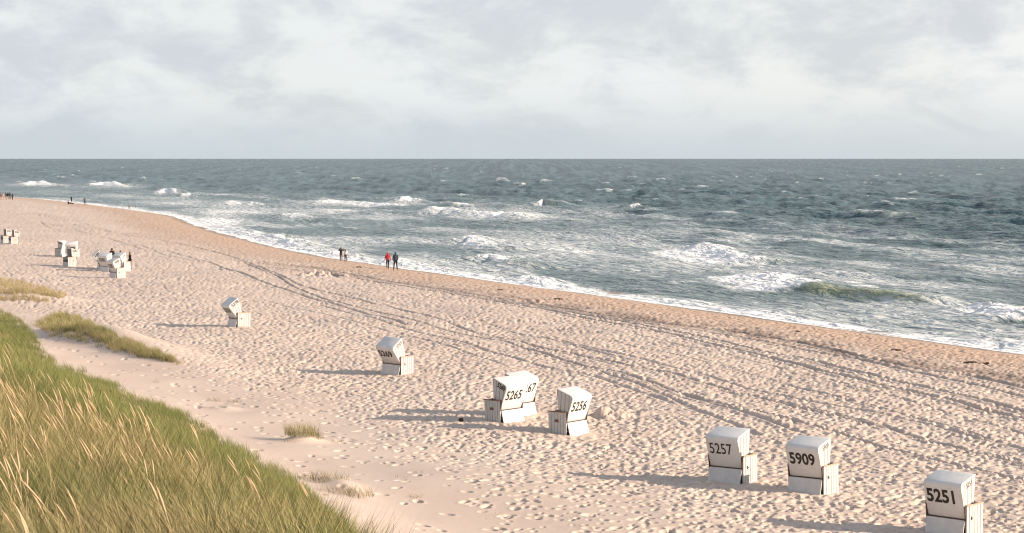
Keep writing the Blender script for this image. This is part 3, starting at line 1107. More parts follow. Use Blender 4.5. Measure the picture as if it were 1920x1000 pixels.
def make_chair(px, py, az, recline, number, label, back=None, side=None, seen='r', wood='pale', plaque=False, rzj=0.0, tilt=(0, 0), h=0.0):
    """az: compass direction the open front looks to, clockwise from the view direction"""
    p = ground(px, py)
    z = float(base_height(p[0], p[1]))
    root = empty('beach_chair', (p[0], p[1], z + 0.02 + h), -math.radians(az))
    root.rotation_euler = (math.radians(tilt[0]), math.radians(tilt[1]), -math.radians(az))
    tag(root, label, 'beach chair', 'hooded beach chairs on the sand')
    hood = link('hood', CM['shell'], root)
    hood.location = PIV
    hood.rotation_euler = (math.radians(recline), 0, 0)
    link('hood_side', CM['side_r'], hood)
    link('hood_side', CM['side_l'], hood)
    link('back_cushion', CM['back_cushion'], hood)
    link('front_rim', CM['valance'], hood)
    for k in ('r', 'l'):
        b = link('side_box', CM['box_' + k], root)
        link('armrest', CM[('armpale_' if wood == 'pale' else 'arm_') + k], b)
        link('handle', CM['grip_' + k], b)
        link('hinge_board', CM['hinge_' + k], b)
        if plaque:
            link('plaque', CM['plaque_' + k], b)
        else:
            link('latch', CM['latch_' + k], b)
    link('base_back', CM['base_back'], root)
    link('rear_gap_shade', CM['gap_shade'], root)
    link('front_panel', CM['front'], root)
    seat = link('seat', CM['seat'], root)
    link('seat_cushion', CM['seat_cushion'], seat)
    up = Vector((0, -0.235, 0.755)).normalized()
    nrm = Vector((1, 0, 0)).cross(up)
    if back:
        size, cond, bold, off, at = back[:5]
        me = text_mesh(number, size, cond, bold, M['print'])
        t = link('number', me, hood)
        loc = up * (0.79 * at) + nrm * 0.0025 + Vector((off, 0, 0))
        t.matrix_local = frame_matrix((1, 0, 0), up, loc)
        t['label'] = 'black number %s painted on the back of the hood' % number
    if side:
        size, cond, bold, pos, mat = side[:5]
        me = text_mesh(number, size, cond, bold, M[mat])
        t = link('number', me, hood)
        fwd = Vector((0, 0.95, 0.27)).normalized() if len(side) < 6 else Vector((0, math.cos(side[5]), math.sin(side[5])))
        c = Vector((0, 0.12, 0.905)) + fwd * pos
        if seen == 'r':
            t.matrix_local = frame_matrix(fwd, Vector((0, -fwd.z, fwd.y)), c + Vector((0.5685, 0, 0)))
        else:
            t.matrix_local = frame_matrix(-fwd, Vector((0, -fwd.z, fwd.y)), c + Vector((-0.5685, 0, 0)))
        t['label'] = 'number %s along the upper edge of the hood side' % number
    return root


THIN = (0.52, 0.84, 0.009, -0.05, 0.72)
BOLD = (0.42, 0.88, 0.014, -0.04, 0.74)
SIDE = (0.19, 0.9, 0.002, 0.05, 'print_faint')
SIDEB = (0.19, 0.9, 0.004, 0.05, 'print')
CHAIRS = [
    dict(px=1374, py=902, az=38, recline=2, number='5257', back=(0.50, 0.80, 0.004, -0.09, 0.75), label='white hooded beach chair with thin black number 5257 on its shaded back'),
    dict(px=1525, py=921, az=41, recline=0, number='5909', back=(0.50, 0.88, 0.015, -0.04, 0.72), side=SIDE, label='white hooded beach chair with bold black number 5909 on its shaded back'),
    dict(px=1789, py=999, az=44, recline=0, number='5251', back=(0.52, 0.88, 0.017, -0.06, 0.74), side=SIDE, label='white hooded beach chair numbered 5251, cut off by the bottom of the photo'),
    dict(px=1065, py=812, az=-51, recline=4, number='5256', back=THIN, seen='l', wood='brown', plaque=True, label='white hooded beach chair with number 5256 on its sunlit back and brown armrest'),
    dict(px=945, py=789, az=-47, recline=6, number='5265', back=THIN, side=(0.24, 0.85, 0.010, -0.10, 'print'), seen='l', wood='brown', plaque=True, label='white hooded beach chair numbered 5265 on back and side, in front of another chair'),
    dict(px=969, py=777, az=-45, recline=4, number='5267', back=(0.52, 0.80, 0.006, 0.06, 0.76), seen='l', wood='brown', plaque=True, label='white hooded beach chair half hidden behind chair 5265, number ending in 67'),
    dict(px=746, py=700, az=42, recline=20, number='5269', back=(0.48, 0.92, 0.016, -0.10, 0.76), side=(0.22, 0.9, 0.003, 0.08, 'print_faint'), label='white hooded beach chair tipped far back with bold number 5269'),
    dict(px=449, py=612, az=57, recline=22, number='5278', back=(0.44, 0.9, 0.015, -0.08, 0.76), side=(0.26, 0.95, 0.005, 0.04, 'print'), label='lone white hooded beach chair tipped back with number 5278 on its sunlit side'),
    dict(px=194, py=504.5, az=71, recline=24, number='5280', side=(0.30, 0.9, 0.012, -0.02, 'print'), label='tipped white beach chair at the left rear of the group of four'),
    dict(px=202, py=509, az=32, recline=6, number='5282', back=(0.44, 0.85, 0.012, -0.06, 0.78), label='white beach chair on the left of the group of four, its back towards the camera'),
    dict(px=230, py=508.5, az=35, recline=8, number='5284', back=(0.44, 0.85, 0.012, -0.06, 0.78), side=SIDE, label='white beach chair behind chair 5285, next to the person in dark clothes'),
    dict(px=221, py=521, az=51, recline=6, number='5285', back=(0.44, 0.85, 0.012, -0.06, 0.74), side=(0.24, 0.9, 0.006, 0.0, 'print'), label='white beach chair numbered 5285, nearest to the camera in the group of four'),
    dict(px=136, py=483, az=2, recline=2, number='5288', back=(0.50, 0.9, 0.014, 0.0, 0.62), label='white beach chair with bold number 5288 seen straight from behind'),
    dict(px=116, py=481, az=-62, recline=2, number='5289', side=(0.24, 0.9, 0.006, 0.0, 'print', 0.0), seen='l', wood='brown', label='white beach chair seen side on, left of the chair numbered 5288'),
    dict(px=131, py=499, az=-124, recline=4, number='5287', side=(0.26, 0.9, 0.006, 0.0, 'print', 0.0), seen='l', label='white beach chair facing left in front of the chair numbered 5288'),
    dict(px=10, py=455.5, az=-119, recline=3, number='5291', side=(0.26, 0.9, 0.008, 0.0, 'print', 0.0), seen='l', label='farther left of the two white beach chairs side by side at the left edge'),
    dict(px=25, py=457.5, az=-117, recline=4, number='5290', side=(0.26, 0.9, 0.008, 0.0, 'print', 0.0), seen='l', label='right one of the two white beach chairs side by side at the left edge'),
]
CHAIR_SPOTS += [tuple(ground(c['px'], c['py'])) for c in CHAIRS]
build_beach()
build_sea()
for k, c in enumerate(CHAIRS):
    make_chair(tilt=(random.uniform(-1.5, 1.5), random.uniform(-1.2, 1.2)), **c)

# ------------------------------------------------------------------ people
_mats = {}


def cloth(col, rough=0.85):
    key = tuple(round(c, 3) for c in col)
    if key not in _mats:
        _mats[key] = plain('cloth', col, rough, (18, 0.3), 0.18, 8)
    return _mats[key]


def skin_mesh(name, verts, edges, radii, mat, levels=1):
    me = bpy.data.meshes.new(name)
    me.from_pydata([tuple(v) for v in verts], edges, [])
    o = bpy.data.objects.new(name, me)
    C.objects.link(o)
    md = o.modifiers.new('skin', 'SKIN')
    md.use_smooth_shade = True
    for i, r in enumerate(radii):
        sv = me.skin_vertices[0].data[i]
        rx, ry = r if isinstance(r, tuple) else (r, r)
        sv.radius = (rx, ry)
        sv.use_root = (i == 0)
    sub = o.modifiers.new('sub', 'SUBSURF')
    sub.levels = levels
    sub.render_levels = levels
    dg = bpy.context.evaluated_depsgraph_get()
    dg.update()
    out = bpy.data.meshes.new_from_object(o.evaluated_get(dg))
    bpy.data.objects.remove(o)
    bpy.data.meshes.remove(me)
    out.name = name
    out.materials.clear()
    out.materials.append(mat)
    return out


BASE = dict(pelvis=(0, 0, .95), spine=(0, 0, 1.13), chest=(0, .01, 1.33), neck=(0, 0, 1.49), head=(0, .03, 1.60), crown=(0, .01, 1.69), nose=(0, .125, 1.60),
            shr=(.18, 0, 1.41), elr=(.235, -.02, 1.13), wrr=(.25, .06, .90), har=(.252, .09, .82),
            hipr=(.095, 0, .90), knr=(.105, .03, .50), anr=(.105, -.01, .085), tor=(.115, .15, .03),
            shl=(-.18, 0, 1.41), ell=(-.235, -.02, 1.13), wrl=(-.25, .06, .90), hal=(-.252, .09, .82),
            hipl=(-.095, 0, .90), knl=(-.105, .03, .50), anl=(-.105, -.01, .085), tol=(-.115, .15, .03))
POSES = {
    'stand': {},
    'walk': dict(knr=(.10, .20, .53), anr=(.10, .22, .10), tor=(.11, .38, .06), knl=(-.10, -.06, .50), anl=(-.10, -.30, .13), tol=(-.11, -.17, .04),
                 elr=(.25, -.10, 1.14), wrr=(.27, -.08, .90), har=(.27, -.06, .82), ell=(-.25, .05, 1.14), wrl=(-.27, .18, .92), hal=(-.27, .23, .85)),
    'stride': dict(knr=(.13, .02, .50), anr=(.17, -.02, .085), tor=(.20, .13, .03), knl=(-.12, .08, .51), anl=(-.16, .06, .085), tol=(-.19, .2, .03),
                   wrr=(.20, .14, .95), har=(.17, .19, .93), wrl=(-.20, .14, .95), hal=(-.17, .19, .93)),
    'photo': dict(elr=(.36, .10, 1.30), wrr=(.30, .22, 1.52), har=(.24, .27, 1.58), ell=(-.36, .10, 1.30), wrl=(-.30, .22, 1.52), hal=(-.24, .27, 1.58)),
    'armout': dict(ell=(-.42, .05, 1.33), wrl=(-.62, .10, 1.45), hal=(-.69, .12, 1.50)),
    'bag': dict(elr=(.25, .08, 1.16), wrr=(.16, .25, 1.08), har=(.08, .28, 1.08)),
    'sit': dict(pelvis=(0, 0, .13), spine=(0, -.04, .32), chest=(0, -.04, .52), neck=(0, 0, .68), head=(0, .05, .79), crown=(0, .04, .88), nose=(0, .145, .78),
                shr=(.18, -.02, .60), elr=(.25, .14, .42), wrr=(.17, .34, .45), har=(.13, .41, .46), shl=(-.18, -.02, .60), ell=(-.25, .14, .42), wrl=(-.17, .34, .45), hal=(-.13, .41, .46),
                hipr=(.10, .05, .12), knr=(.13, .42, .46), anr=(.12, .62, .08), tor=(.13, .78, .04), hipl=(-.10, .05, .12), knl=(-.13, .42, .46), anl=(-.12, .62, .08), tol=(-.13, .78, .04)),
    'lie': dict(pelvis=(0, 0, .14), spine=(0, -.18, .20), chest=(0, -.36, .30), neck=(0, -.48, .40), head=(0, -.53, .50), crown=(0, -.57, .58), nose=(0, -.43, .53),
                shr=(.18, -.40, .34), elr=(.25, -.52, .10), wrr=(.24, -.30, .06), har=(.23, -.22, .05), shl=(-.18, -.40, .34), ell=(-.25, -.52, .10), wrl=(-.24, -.30, .06), hal=(-.23, -.22, .05),
                hipr=(.09, .06, .12), knr=(.12, .48, .14), anr=(.12, .90, .09), tor=(.15, .97, .20), hipl=(-.09, .06, .12), knl=(-.12, .46, .24), anl=(-.12, .86, .09), tol=(-.15, .95, .18)),
}


def person(px, py, height, az, pose, label, skin=(.42, .26, .19), hair=(.05, .032, .022), top=None, bottom=None, coat=0.0, hood=False, shoes=None,
           group=None, sleeves=True, long_legs=True, z=None, extra=None, long_hair=False):
    J = {k: Vector(v) for k, v in BASE.items()}
    J.update({k: Vector(v) for k, v in POSES[pose].items()})
    if z is None:
        p = ground(px, py)
        zz = float(base_height(p[0], p[1]))
    else:
        p = on_plane(px, py, 0.0)
        zz = z
    root = empty('person', (p[0], p[1], zz), -math.radians(az))
    sc = height / 1.75
    root.scale = (sc, sc, sc)
    tag(root, label, 'person', group)
    names, edges, rad = [], [], []
    order = ['pelvis', 'spine', 'chest', 'neck', 'head', 'crown', 'nose']
    R = dict(pelvis=(.15, .11), spine=(.135, .095), chest=(.16, .105), neck=.052, head=(.078, .092), crown=(.062, .07), nose=.016,
             sh=.058, el=.042, wr=.028, ha=.036, hip=.085, kn=.056, an=.038, to=.034)
    V = []
    idx = {}

    def add(nm, co, r, to=None):
        idx[nm] = len(V)
        V.append(Vector(co))
        rad.append(r)
        if to is not None:
            edges.append((idx[to], idx[nm]))

    prev = None
    for nm in order:
        add(nm, J[nm], R[nm], None if prev is None else prev)
        prev = 'head' if nm == 'crown' else nm
    for sd in ('r', 'l'):
        add('sh' + sd, J['sh' + sd], R['sh'], 'chest')
        add('el' + sd, J['el' + sd], R['el'], 'sh' + sd)
        add('wr' + sd, J['wr' + sd], R['wr'], 'el' + sd)
        add('ha' + sd, J['ha' + sd], R['ha'], 'wr' + sd)
        dv = (J['ha' + sd] - J['wr' + sd]).normalized()
        sidev = dv.cross(Vector((1, 0, 0.01))).normalized()
        for fi, (off, ln) in enumerate(((-.032, .075), (-.011, .09), (.011, .085), (.03, .065))):
            add('f%d%s' % (fi, sd), J['ha' + sd] + sidev * off + dv * ln, .0095, 'ha' + sd)
        add('th' + sd, J['ha' + sd] - sidev * .055 + dv * .02, .011, 'ha' + sd)
        add('hip' + sd, J['hip' + sd], R['hip'], 'pelvis')
        add('kn' + sd, J['kn' + sd], R['kn'], 'hip' + sd)
        add('an' + sd, J['an' + sd], R['an'], 'kn' + sd)
        add('to' + sd, J['to' + sd], R['to'], 'an' + sd)
    link('body', skin_mesh('body', V, edges, rad, cloth(skin, 0.6)), root)
    # hair or hood
    c, h = J['crown'], J['head']
    back = Vector((0, -.045, 0))
    if hood:
        hv = [h + back * .6, c + Vector((0, -.01, .025)), J['neck'] + Vector((0, -.02, .0)), J['chest'] + Vector((0, -.02, .08))]
        link('hood', skin_mesh('hood', hv, [(0, 1), (0, 2), (2, 3)], [(.105, .10), (.08, .085), .09, .12], cloth(top)), root)
    else:
        hv = [h + back, c + Vector((0, -.012, .012)), h + Vector((0, -.07, -.06))]
        hr = [(.086, .08), (.072, .075), .05]
        he = [(0, 1), (0, 2)]
        if long_hair:
            hv.append(J['neck'] + Vector((0, -.09, -.06)))
            hr.append(.055)
            he.append((2, 3))
        link('hair', skin_mesh('hair', hv, he, hr, cloth(hair)), root)
    if top is not None:
        V2 = [J['chest'], J['spine'], J['pelvis']]
        r2 = [(.185, .13), (.165, .125), (.175, .135)]
        e2 = [(0, 1), (1, 2)]
        if coat > 0:
            V2.append(J['pelvis'] + Vector((0, -.005, -coat)))
            r2.append((.195, .15))
            e2.append((2, 3))
        V2.append(J['neck'] + Vector((0, -.005, -.03)))
        r2.append(.075)
        e2.append((0, len(V2) - 1))
        for sd in ('r', 'l'):
            b = len(V2)
            V2 += [J['sh' + sd], J['el' + sd]]
            r2 += [.082, .064]
            e2 += [(0, b), (b, b + 1)]
            if sleeves:
                V2.append(J['wr' + sd])
                r2.append(.047)
                e2.append((b + 1, b + 2))
        link('jacket' if coat > 0 else 'shirt', skin_mesh('jacket', V2, e2, r2, cloth(top)), root)
    if bottom is not None:
        V3 = [J['pelvis']]
        r3 = [(.158, .12)]
        e3 = []
        for sd in ('r', 'l'):
            b = len(V3)
            V3 += [J['hip' + sd], J['kn' + sd]]
            r3 += [.10, .074]
            e3 += [(0, b), (b, b + 1)]
            if long_legs:
                V3.append(J['an' + sd] + Vector((0, 0, .02)))
                r3.append(.056)
                e3.append((b + 1, b + 2))
        link('trousers' if long_legs else 'shorts', skin_mesh('trousers', V3, e3, r3, cloth(bottom)), root)
    if shoes is not None:
        for sd in ('r', 'l'):
            vv = [J['an' + sd] + Vector((0, -.02, -.03)), J['to' + sd] + Vector((0, .02, .012))]
            link('shoe', skin_mesh('shoe', vv, [(0, 1)], [.05, .042], cloth(shoes)), root)
    if extra == 'bag':
        vv = [Vector((-.02, .20, 1.02)), Vector((.10, .21, .98))]
        bg = link('shoulder_bag', skin_mesh('bag', vv, [(0, 1)], [(.10, .13), (.10, .13)], cloth((.02, .02, .024))), None)
        bg.location = root.location
        bg.rotation_euler = root.rotation_euler
        bg.scale = root.scale
        tag(bg, 'black shoulder bag held in front by the person in a white top at the waterline', 'bag')
    return root


BLK = (.018, .016, .018)
person(727, 505, 1.66, 170 - 180, 'walk', 'person in a red hooded jacket walking along the waterline', top=(.48, .022, .026), bottom=(.03, .032, .045), coat=.16, hood=True, shoes=(.12, .10, .09), group='pair walking along the waterline')
person(741.5, 507.5, 1.80, -8, 'stride', 'person in a long dark grey hooded coat beside the one in red', top=(.035, .045, .05), bottom=(.012, .013, .017), coat=.22, hood=True, shoes=BLK, group='pair walking along the waterline')
person(639.5, 490.5, 1.55, 20, 'photo', 'person in a dark coat with both arms raised to the face at the waterline', top=(.035, .016, .018), bottom=(.13, .085, .065), coat=.18, hair=(.09, .035, .03), group='pair standing in the wash')  # bottom stands for bare legs, their backlit shade put into the colour
person(648, 492, 1.42, 30, 'bag', 'person in a white top holding a black bag at the waterline', top=(.80, .79, .78), bottom=(.13, .085, .065), hair=(.10, .07, .045), coat=0, extra='bag', group='pair standing in the wash')  # bare legs again as a bottom, darkened in colour for the backlight
person(244, 505, 1.62, 60, 'stand', 'person in dark brown jacket standing at the right of the beach chair group', top=(.032, .021, .017), bottom=BLK, coat=.16, shoes=BLK, group='people by the beach chairs')
person(210.5, 501, 1.80, 20, 'stand', 'dark haired person in a dark jacket behind the beach chair group', top=(.04, .028, .03), bottom=(.03, .03, .04), coat=.1, shoes=BLK, group='people by the beach chairs')
person(226.5, 502.5, 1.66, 40, 'stand', 'person with short brown hair showing just above the middle of the beach chair group', top=(.10, .075, .06), bottom=(.03, .03, .04), coat=.1, shoes=BLK, hair=(.07, .035, .022), group='people by the beach chairs')
G = 'group of bathers at the far waterline'
person(1.5, 374.5, 1.65, 120, 'stand', 'leftmost person of the far group, in a dark top and tan shorts', top=(.10, .06, .04), bottom=(.30, .20, .12), long_legs=False, group=G)
person(6.6, 375.2, 1.8, 100, 'stand', 'bare chested person in pink shorts in the far group', skin=(.50, .26, .20), bottom=(.45, .20, .18), long_legs=False, group=G)
person(11, 374.8, 1.85, 60, 'stride', 'person in black top and grey trousers, third from left in the far group', top=BLK, bottom=(.16, .18, .21), coat=.1, group=G)
person(14.3, 374.5, 1.8, 10, 'walk', 'person in dark blue jacket and grey trousers amid the far group', top=(.02, .022, .03), bottom=(.16, .18, .21), coat=.12, group=G)
person(18.4, 374.8, 1.95, -30, 'stride', 'tall person in dark clothes, second from the right in the far group', top=(.04, .045, .05), bottom=(.035, .035, .04), coat=.1, group=G)
person(23.4, 375.2, 1.75, -60, 'stand', 'person in black standing at the right end of the far group', top=(.03, .03, .03), bottom=BLK, coat=.05, shoes=BLK, group=G)
G = 'bathers resting at the far waterline'
person(134, 380.2, 1.65, 30, 'stand', 'person in dark clothes standing behind two people on a towel by the water', top=(.03, .033, .04), bottom=(.03, .034, .04), coat=.05, group=G)
person(128, 383.4, 1.75, 60, 'sit', 'person in black crouching at the left end of the towel by the water', top=BLK, bottom=BLK, group=G)
person(137.5, 383.2, 1.75, -75, 'lie', 'person in a white top and black shorts leaning back on the towel by the water', top=(.66, .64, .62), bottom=BLK, long_legs=False, group=G)
person(159, 385.8, 1.85, 150, 'armout', 'person in black shorts with one arm stretched out near the towel by the water', skin=(.20, .12, .09), top=(.10, .085, .085), bottom=BLK, long_legs=False, sleeves=False)
person(242, 392, 1.75, 60, 'stand', 'dark haired bather standing waist deep in the foam', skin=(.20, .13, .10), z=-0.75, group='bathers in the surf')
person(254, 392, 1.70, 90, 'armout', 'bather with an arm spread in the foam, right of the other bather', skin=(.26, .16, .12), z=-0.85, group='bathers in the surf')
# towel under the resting bathers
_a = ground(134, 384.6)
_m = MB().box(-1.5, 1.5, -0.85, 0.85, 0.0, 0.03)
_me = _m.mesh('beach_towel', cloth((.62, .60, .57)), 0.008)
_t = link('beach_towel', _me)
_t.location = (_a[0], _a[1], float(base_height(_a[0], _a[1])) + 0.03)
_t.rotation_euler = (0, 0, math.radians(12))
tag(_t, 'pale beach towel spread on the sand under the resting bathers', 'towel')

# ------------------------------------------------------------------ dune grass


def blades_mesh(name, n, length, spread, width, seed, lean=0.45, jitter=0.5, mat=None, segs=3):
    rg = np.random.default_rng(seed)
    a = rg.random(n) * 6.283
    rad = spread * np.sqrt(rg.random(n))
    base = np.stack([rad * np.cos(a), rad * np.sin(a), np.full(n, -0.06)], 1)
    L = length * (0.55 + 0.55 * rg.random(n))
    dirang = math.pi * 0.95 + rg.normal(0, jitter, n)
    bend = np.abs(lean * (0.55 + 0.9 * rg.random(n))) * np.where(rg.random(n) < 0.17, -0.7, 1.0)
    dv = np.stack([np.cos(dirang), np.sin(dirang), np.zeros(n)], 1)
    face = rg.random(n) * 6.283
    wv = np.stack([np.cos(face), np.sin(face), np.zeros(n)], 1)
    co, al, bl = [], [], []
    rnd = rg.random(n)
    us = np.linspace(0, 1, segs + 1)
    for u in us:
        c = base + dv * (L * (bend * (0.35 * u + 0.65 * u ** 2.2)))[:, None]
        c[:, 2] += L * u * (1 - 0.22 * np.abs(bend) * u)
        w = width * (1 - 0.75 * u) * 0.5
        if u < 1:
            co += [c - wv * w, c + wv * w]
            al += [np.full(n, u)] * 2
            bl += [rnd] * 2
        else:
            co += [c]
            al += [np.full(n, u)]
            bl += [rnd]
    k = len(co)
    co = np.stack(co, 1).reshape(-1, 3)
    al = np.stack(al, 1).ravel()
    bl = np.stack(bl, 1).ravel()
    o = np.arange(n)[:, None] * k
    quads, tris = [], []
    for q in range(segs - 1):
        quads.append(np.concatenate([o + 2 * q, o + 2 * q + 1, o + 2 * q + 3, o + 2 * q + 2], 1))
    q = segs - 1
    tris.append(np.concatenate([o + 2 * q, o + 2 * q + 1, o + 2 * q + 2], 1))
    me = mesh_np(name, co, np.concatenate(quads) if quads else None, np.concatenate(tris))
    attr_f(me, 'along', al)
    attr_f(me, 'blade', bl)
    if mat:
        me.materials.append(mat)
    return me


def stalk_mesh(name, n, height, seed, mat):
    """flowering stems: thin curved stalk that ends in a long spindle shaped ear"""
    rg = np.random.default_rng(seed)
    V, Q, al, bl = [], [], [], []
    S = 5
    for i in range(n):
        b = np.array([rg.normal(0, .05), rg.normal(0, .05), 0.0])
        L = height * (0.8 + 0.35 * rg.random())
        an = math.pi * 0.95 + rg.normal(0, .25)
        lean = 0.17 + 0.22 * rg.random()
        dv = np.array([math.cos(an), math.sin(an), 0])
        r_ = rg.random()
        ear = 0.17 + 0.08 * rg.random()
        us = [0, .35, .65, 1 - ear / L, 1 - ear * .8 / L, 1 - ear * .5 / L, 1 - ear * .2 / L, 1.0]
        rs = [.0026, .0024, .0022, .0022, .0072, .0088, .0062, .0008]
        o = len(V)
        for u, r in zip(us, rs):
            c = b + dv * L * lean * (0.35 * u + 0.65 * u ** 2) + np.array([0, 0, L * u * (1 - .12 * u)])
            for k in range(S):
                q = 6.283 * k / S
                V.append(c + np.array([math.cos(q) * r, math.sin(q) * r, 0]))
                al.append(u)
                bl.append(0.9 + 0.1 * r_ if u > .7 else r_)
        for q in range(len(us) - 1):
            for k in range(S):
                k2 = (k + 1) % S
                Q.append((o + q * S + k, o + q * S + k2, o + (q + 1) * S + k2, o + (q + 1) * S + k))
    me = mesh_np(name, np.array(V), np.array(Q))
    attr_f(me, 'along', al)
    attr_f(me, 'blade', bl)
    me.materials.append(mat)
    return me


def stalk_mat():
    m, N, out = material('straw_ears')
    r = N.attr('blade').outputs['Fac']
    u = N.attr('along').outputs['Fac']
    c = N.mix(N.smooth(u, 0.3, 0.8), (0.24, 0.21, 0.08), (0.50, 0.35, 0.19))
    c = N.mix(N.math('MULTIPLY', r, 0.4), c, (0.55, 0.39, 0.23))
    p = principled(N, out, Roughness=0.7)
    N.l(c, p.inputs['Base Color'])
    return m


def scatter(name, pts, scale, tint, variants, label, cat_stuff=True, rot_jit=0.5):
    """one object that instances the tuft variants on its points"""
    n = len(pts)
    me = bpy.data.meshes.new(name)
    me.vertices.add(n)
    me.vertices.foreach_set('co', np.asarray(pts, np.float32).ravel())
    rg = np.random.default_rng(n)
    attr_f(me, 'size', scale)
    attr_f(me, 'tint', tint)
    a = me.attributes.new('turn', 'FLOAT_VECTOR', 'POINT')
    rot = np.zeros((n, 3), np.float32)
    rot[:, 0] = rg.normal(0, .07, n)
    rot[:, 1] = rg.normal(0, .07, n)
    rot[:, 2] = rg.normal(0, rot_jit, n)
    a.data.foreach_set('vector', rot.ravel())
    ai = me.attributes.new('pick', 'INT', 'POINT')
    ai.data.foreach_set('value', rg.integers(0, len(variants), n).astype(np.int32))
    o = link(name, me)
    coll = bpy.data.collections.new(name + '_tufts')
    for i, vm in enumerate(variants):
        coll.objects.link(bpy.data.objects.new('%s_tuft_%d' % (name, i), vm))
    ng = bpy.data.node_groups.new(name, 'GeometryNodeTree')
    ng.interface.new_socket('Geometry', in_out='INPUT', socket_type='NodeSocketGeometry')
    ng.interface.new_socket('Geometry', in_out='OUTPUT', socket_type='NodeSocketGeometry')
    nd, lk = ng.nodes, ng.links
    gi, go = nd.new('NodeGroupInput'), nd.new('NodeGroupOutput')
    iop = nd.new('GeometryNodeInstanceOnPoints')
    ci = nd.new('GeometryNodeCollectionInfo')
    ci.inputs['Collection'].default_value = coll
    ci.inputs['Separate Children'].default_value = True
    ci.inputs['Reset Children'].default_value = True

    def na(nm, tp):
        q = nd.new('GeometryNodeInputNamedAttribute')
        q.data_type = tp
        q.inputs['Name'].default_value = nm
        return [s for s in q.outputs if s.enabled and s.name == 'Attribute'][0]
    lk.new(gi.outputs[0], iop.inputs['Points'])
    lk.new(ci.outputs[0], iop.inputs['Instance'])
    iop.inputs['Pick Instance'].default_value = True
    lk.new(na('pick', 'INT'), iop.inputs['Instance Index'])
    lk.new(na('turn', 'FLOAT_VECTOR'), iop.inputs['Rotation'])
    lk.new(na('size', 'FLOAT'), iop.inputs['Scale'])
    lk.new(iop.outputs[0], go.inputs[0])
    md = o.modifiers.new('tufts', 'NODES')
    md.node_group = ng
    tag(o, label, None, None, 'stuff')
    print(name, n)
    return o


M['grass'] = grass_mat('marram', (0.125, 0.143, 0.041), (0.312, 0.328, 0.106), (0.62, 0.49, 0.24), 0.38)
M['grass_olive'] = grass_mat('olive_marram', (0.26, 0.245, 0.085), (0.50, 0.435, 0.165), (0.66, 0.52, 0.28), 0.70)
M['grass_dry'] = grass_mat('dry_marram', (0.28, 0.235, 0.11), (0.44, 0.355, 0.17), (0.56, 0.42, 0.24), 0.70)
M['ears'] = stalk_mat()
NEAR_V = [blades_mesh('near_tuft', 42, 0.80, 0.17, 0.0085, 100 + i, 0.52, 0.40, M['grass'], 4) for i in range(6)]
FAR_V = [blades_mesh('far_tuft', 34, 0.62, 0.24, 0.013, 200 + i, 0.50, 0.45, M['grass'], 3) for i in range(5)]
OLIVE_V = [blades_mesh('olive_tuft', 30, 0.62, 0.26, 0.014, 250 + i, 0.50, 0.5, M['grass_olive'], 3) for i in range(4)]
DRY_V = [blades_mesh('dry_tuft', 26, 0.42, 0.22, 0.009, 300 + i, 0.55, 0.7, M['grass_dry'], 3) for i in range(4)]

EDGE_PX = np.array([(-400, 572), (-50, 582), (0, 586), (30, 597), (52, 616), (70, 640), (86, 664), (105, 680), (140, 696), (190, 714), (250, 742), (300, 762), (400, 812), (470, 856), (535, 894), (585, 943), (625, 986), (655, 1022), (680, 1060), (780, 1200), (1200, 1800)], float)


def dune_points():
    rg = np.random.default_rng(3)
    out, sc, ti = [], [], []
    # candidate points, denser near the camera
    n = 420000
    r = 6.0 + (150 - 6.0) * rg.random(n) ** 1.25
    az = np.radians(-20 + 36 * rg.random(n))
    x, y = r * np.sin(az), r * np.cos(az)
    s, t = shore_st(x, y)
    z = base_height(x, y)
    px, py = to_px(x, y, z)
    lim = np.interp(px, EDGE_PX[:, 0], EDGE_PX[:, 1])
    ns = (fbm(x * 0.9, y * 0.9, 3, 121) - 0.5)
    scale_px = FPX / r
    ok = ((t > 54.5) | ((px < 110) & (t > 47))) & (py > lim + ns * 0.9 * scale_px * 0.5)
    # points per square metre
    dens = np.interp(r, [8, 24, 50, 90, 150], [22, 16, 8, 5, 3.5])
    pdf = (1 / 1.25) * ((r - 6.0) / 144.0) ** (1 / 1.25 - 1) / 144.0 / np.radians(36) / r * n     # candidates per m2
    clump = 0.35 + 1.1 * sstep(fbm(x * 0.55, y * 0.55, 3, 123), 0.30, 0.62)
    ok &= rg.random(n) < dens * clump / pdf
    x, y, z, r, t, ns, px, py = (q[ok] for q in (x, y, z, r, t, ns, px, py))
    near_edge = sstep(py - np.interp(px, EDGE_PX[:, 0], EDGE_PX[:, 1]), 0, 40)
    size = (0.80 + 0.35 * fbm(x * 0.4, y * 0.4, 3, 125)) * (0.72 + 0.28 * near_edge)
    straw = 0.22 + 0.55 * sstep(fbm(x * 0.35, y * 0.35, 3, 127), 0.35, 0.65) + 0.25 * sstep(r, 34, 16) - 0.42 * sstep(py - np.interp(px, EDGE_PX[:, 0], EDGE_PX[:, 1]), 190, 20)
    return np.stack([x, y, z], 1), size, straw, r, px, py


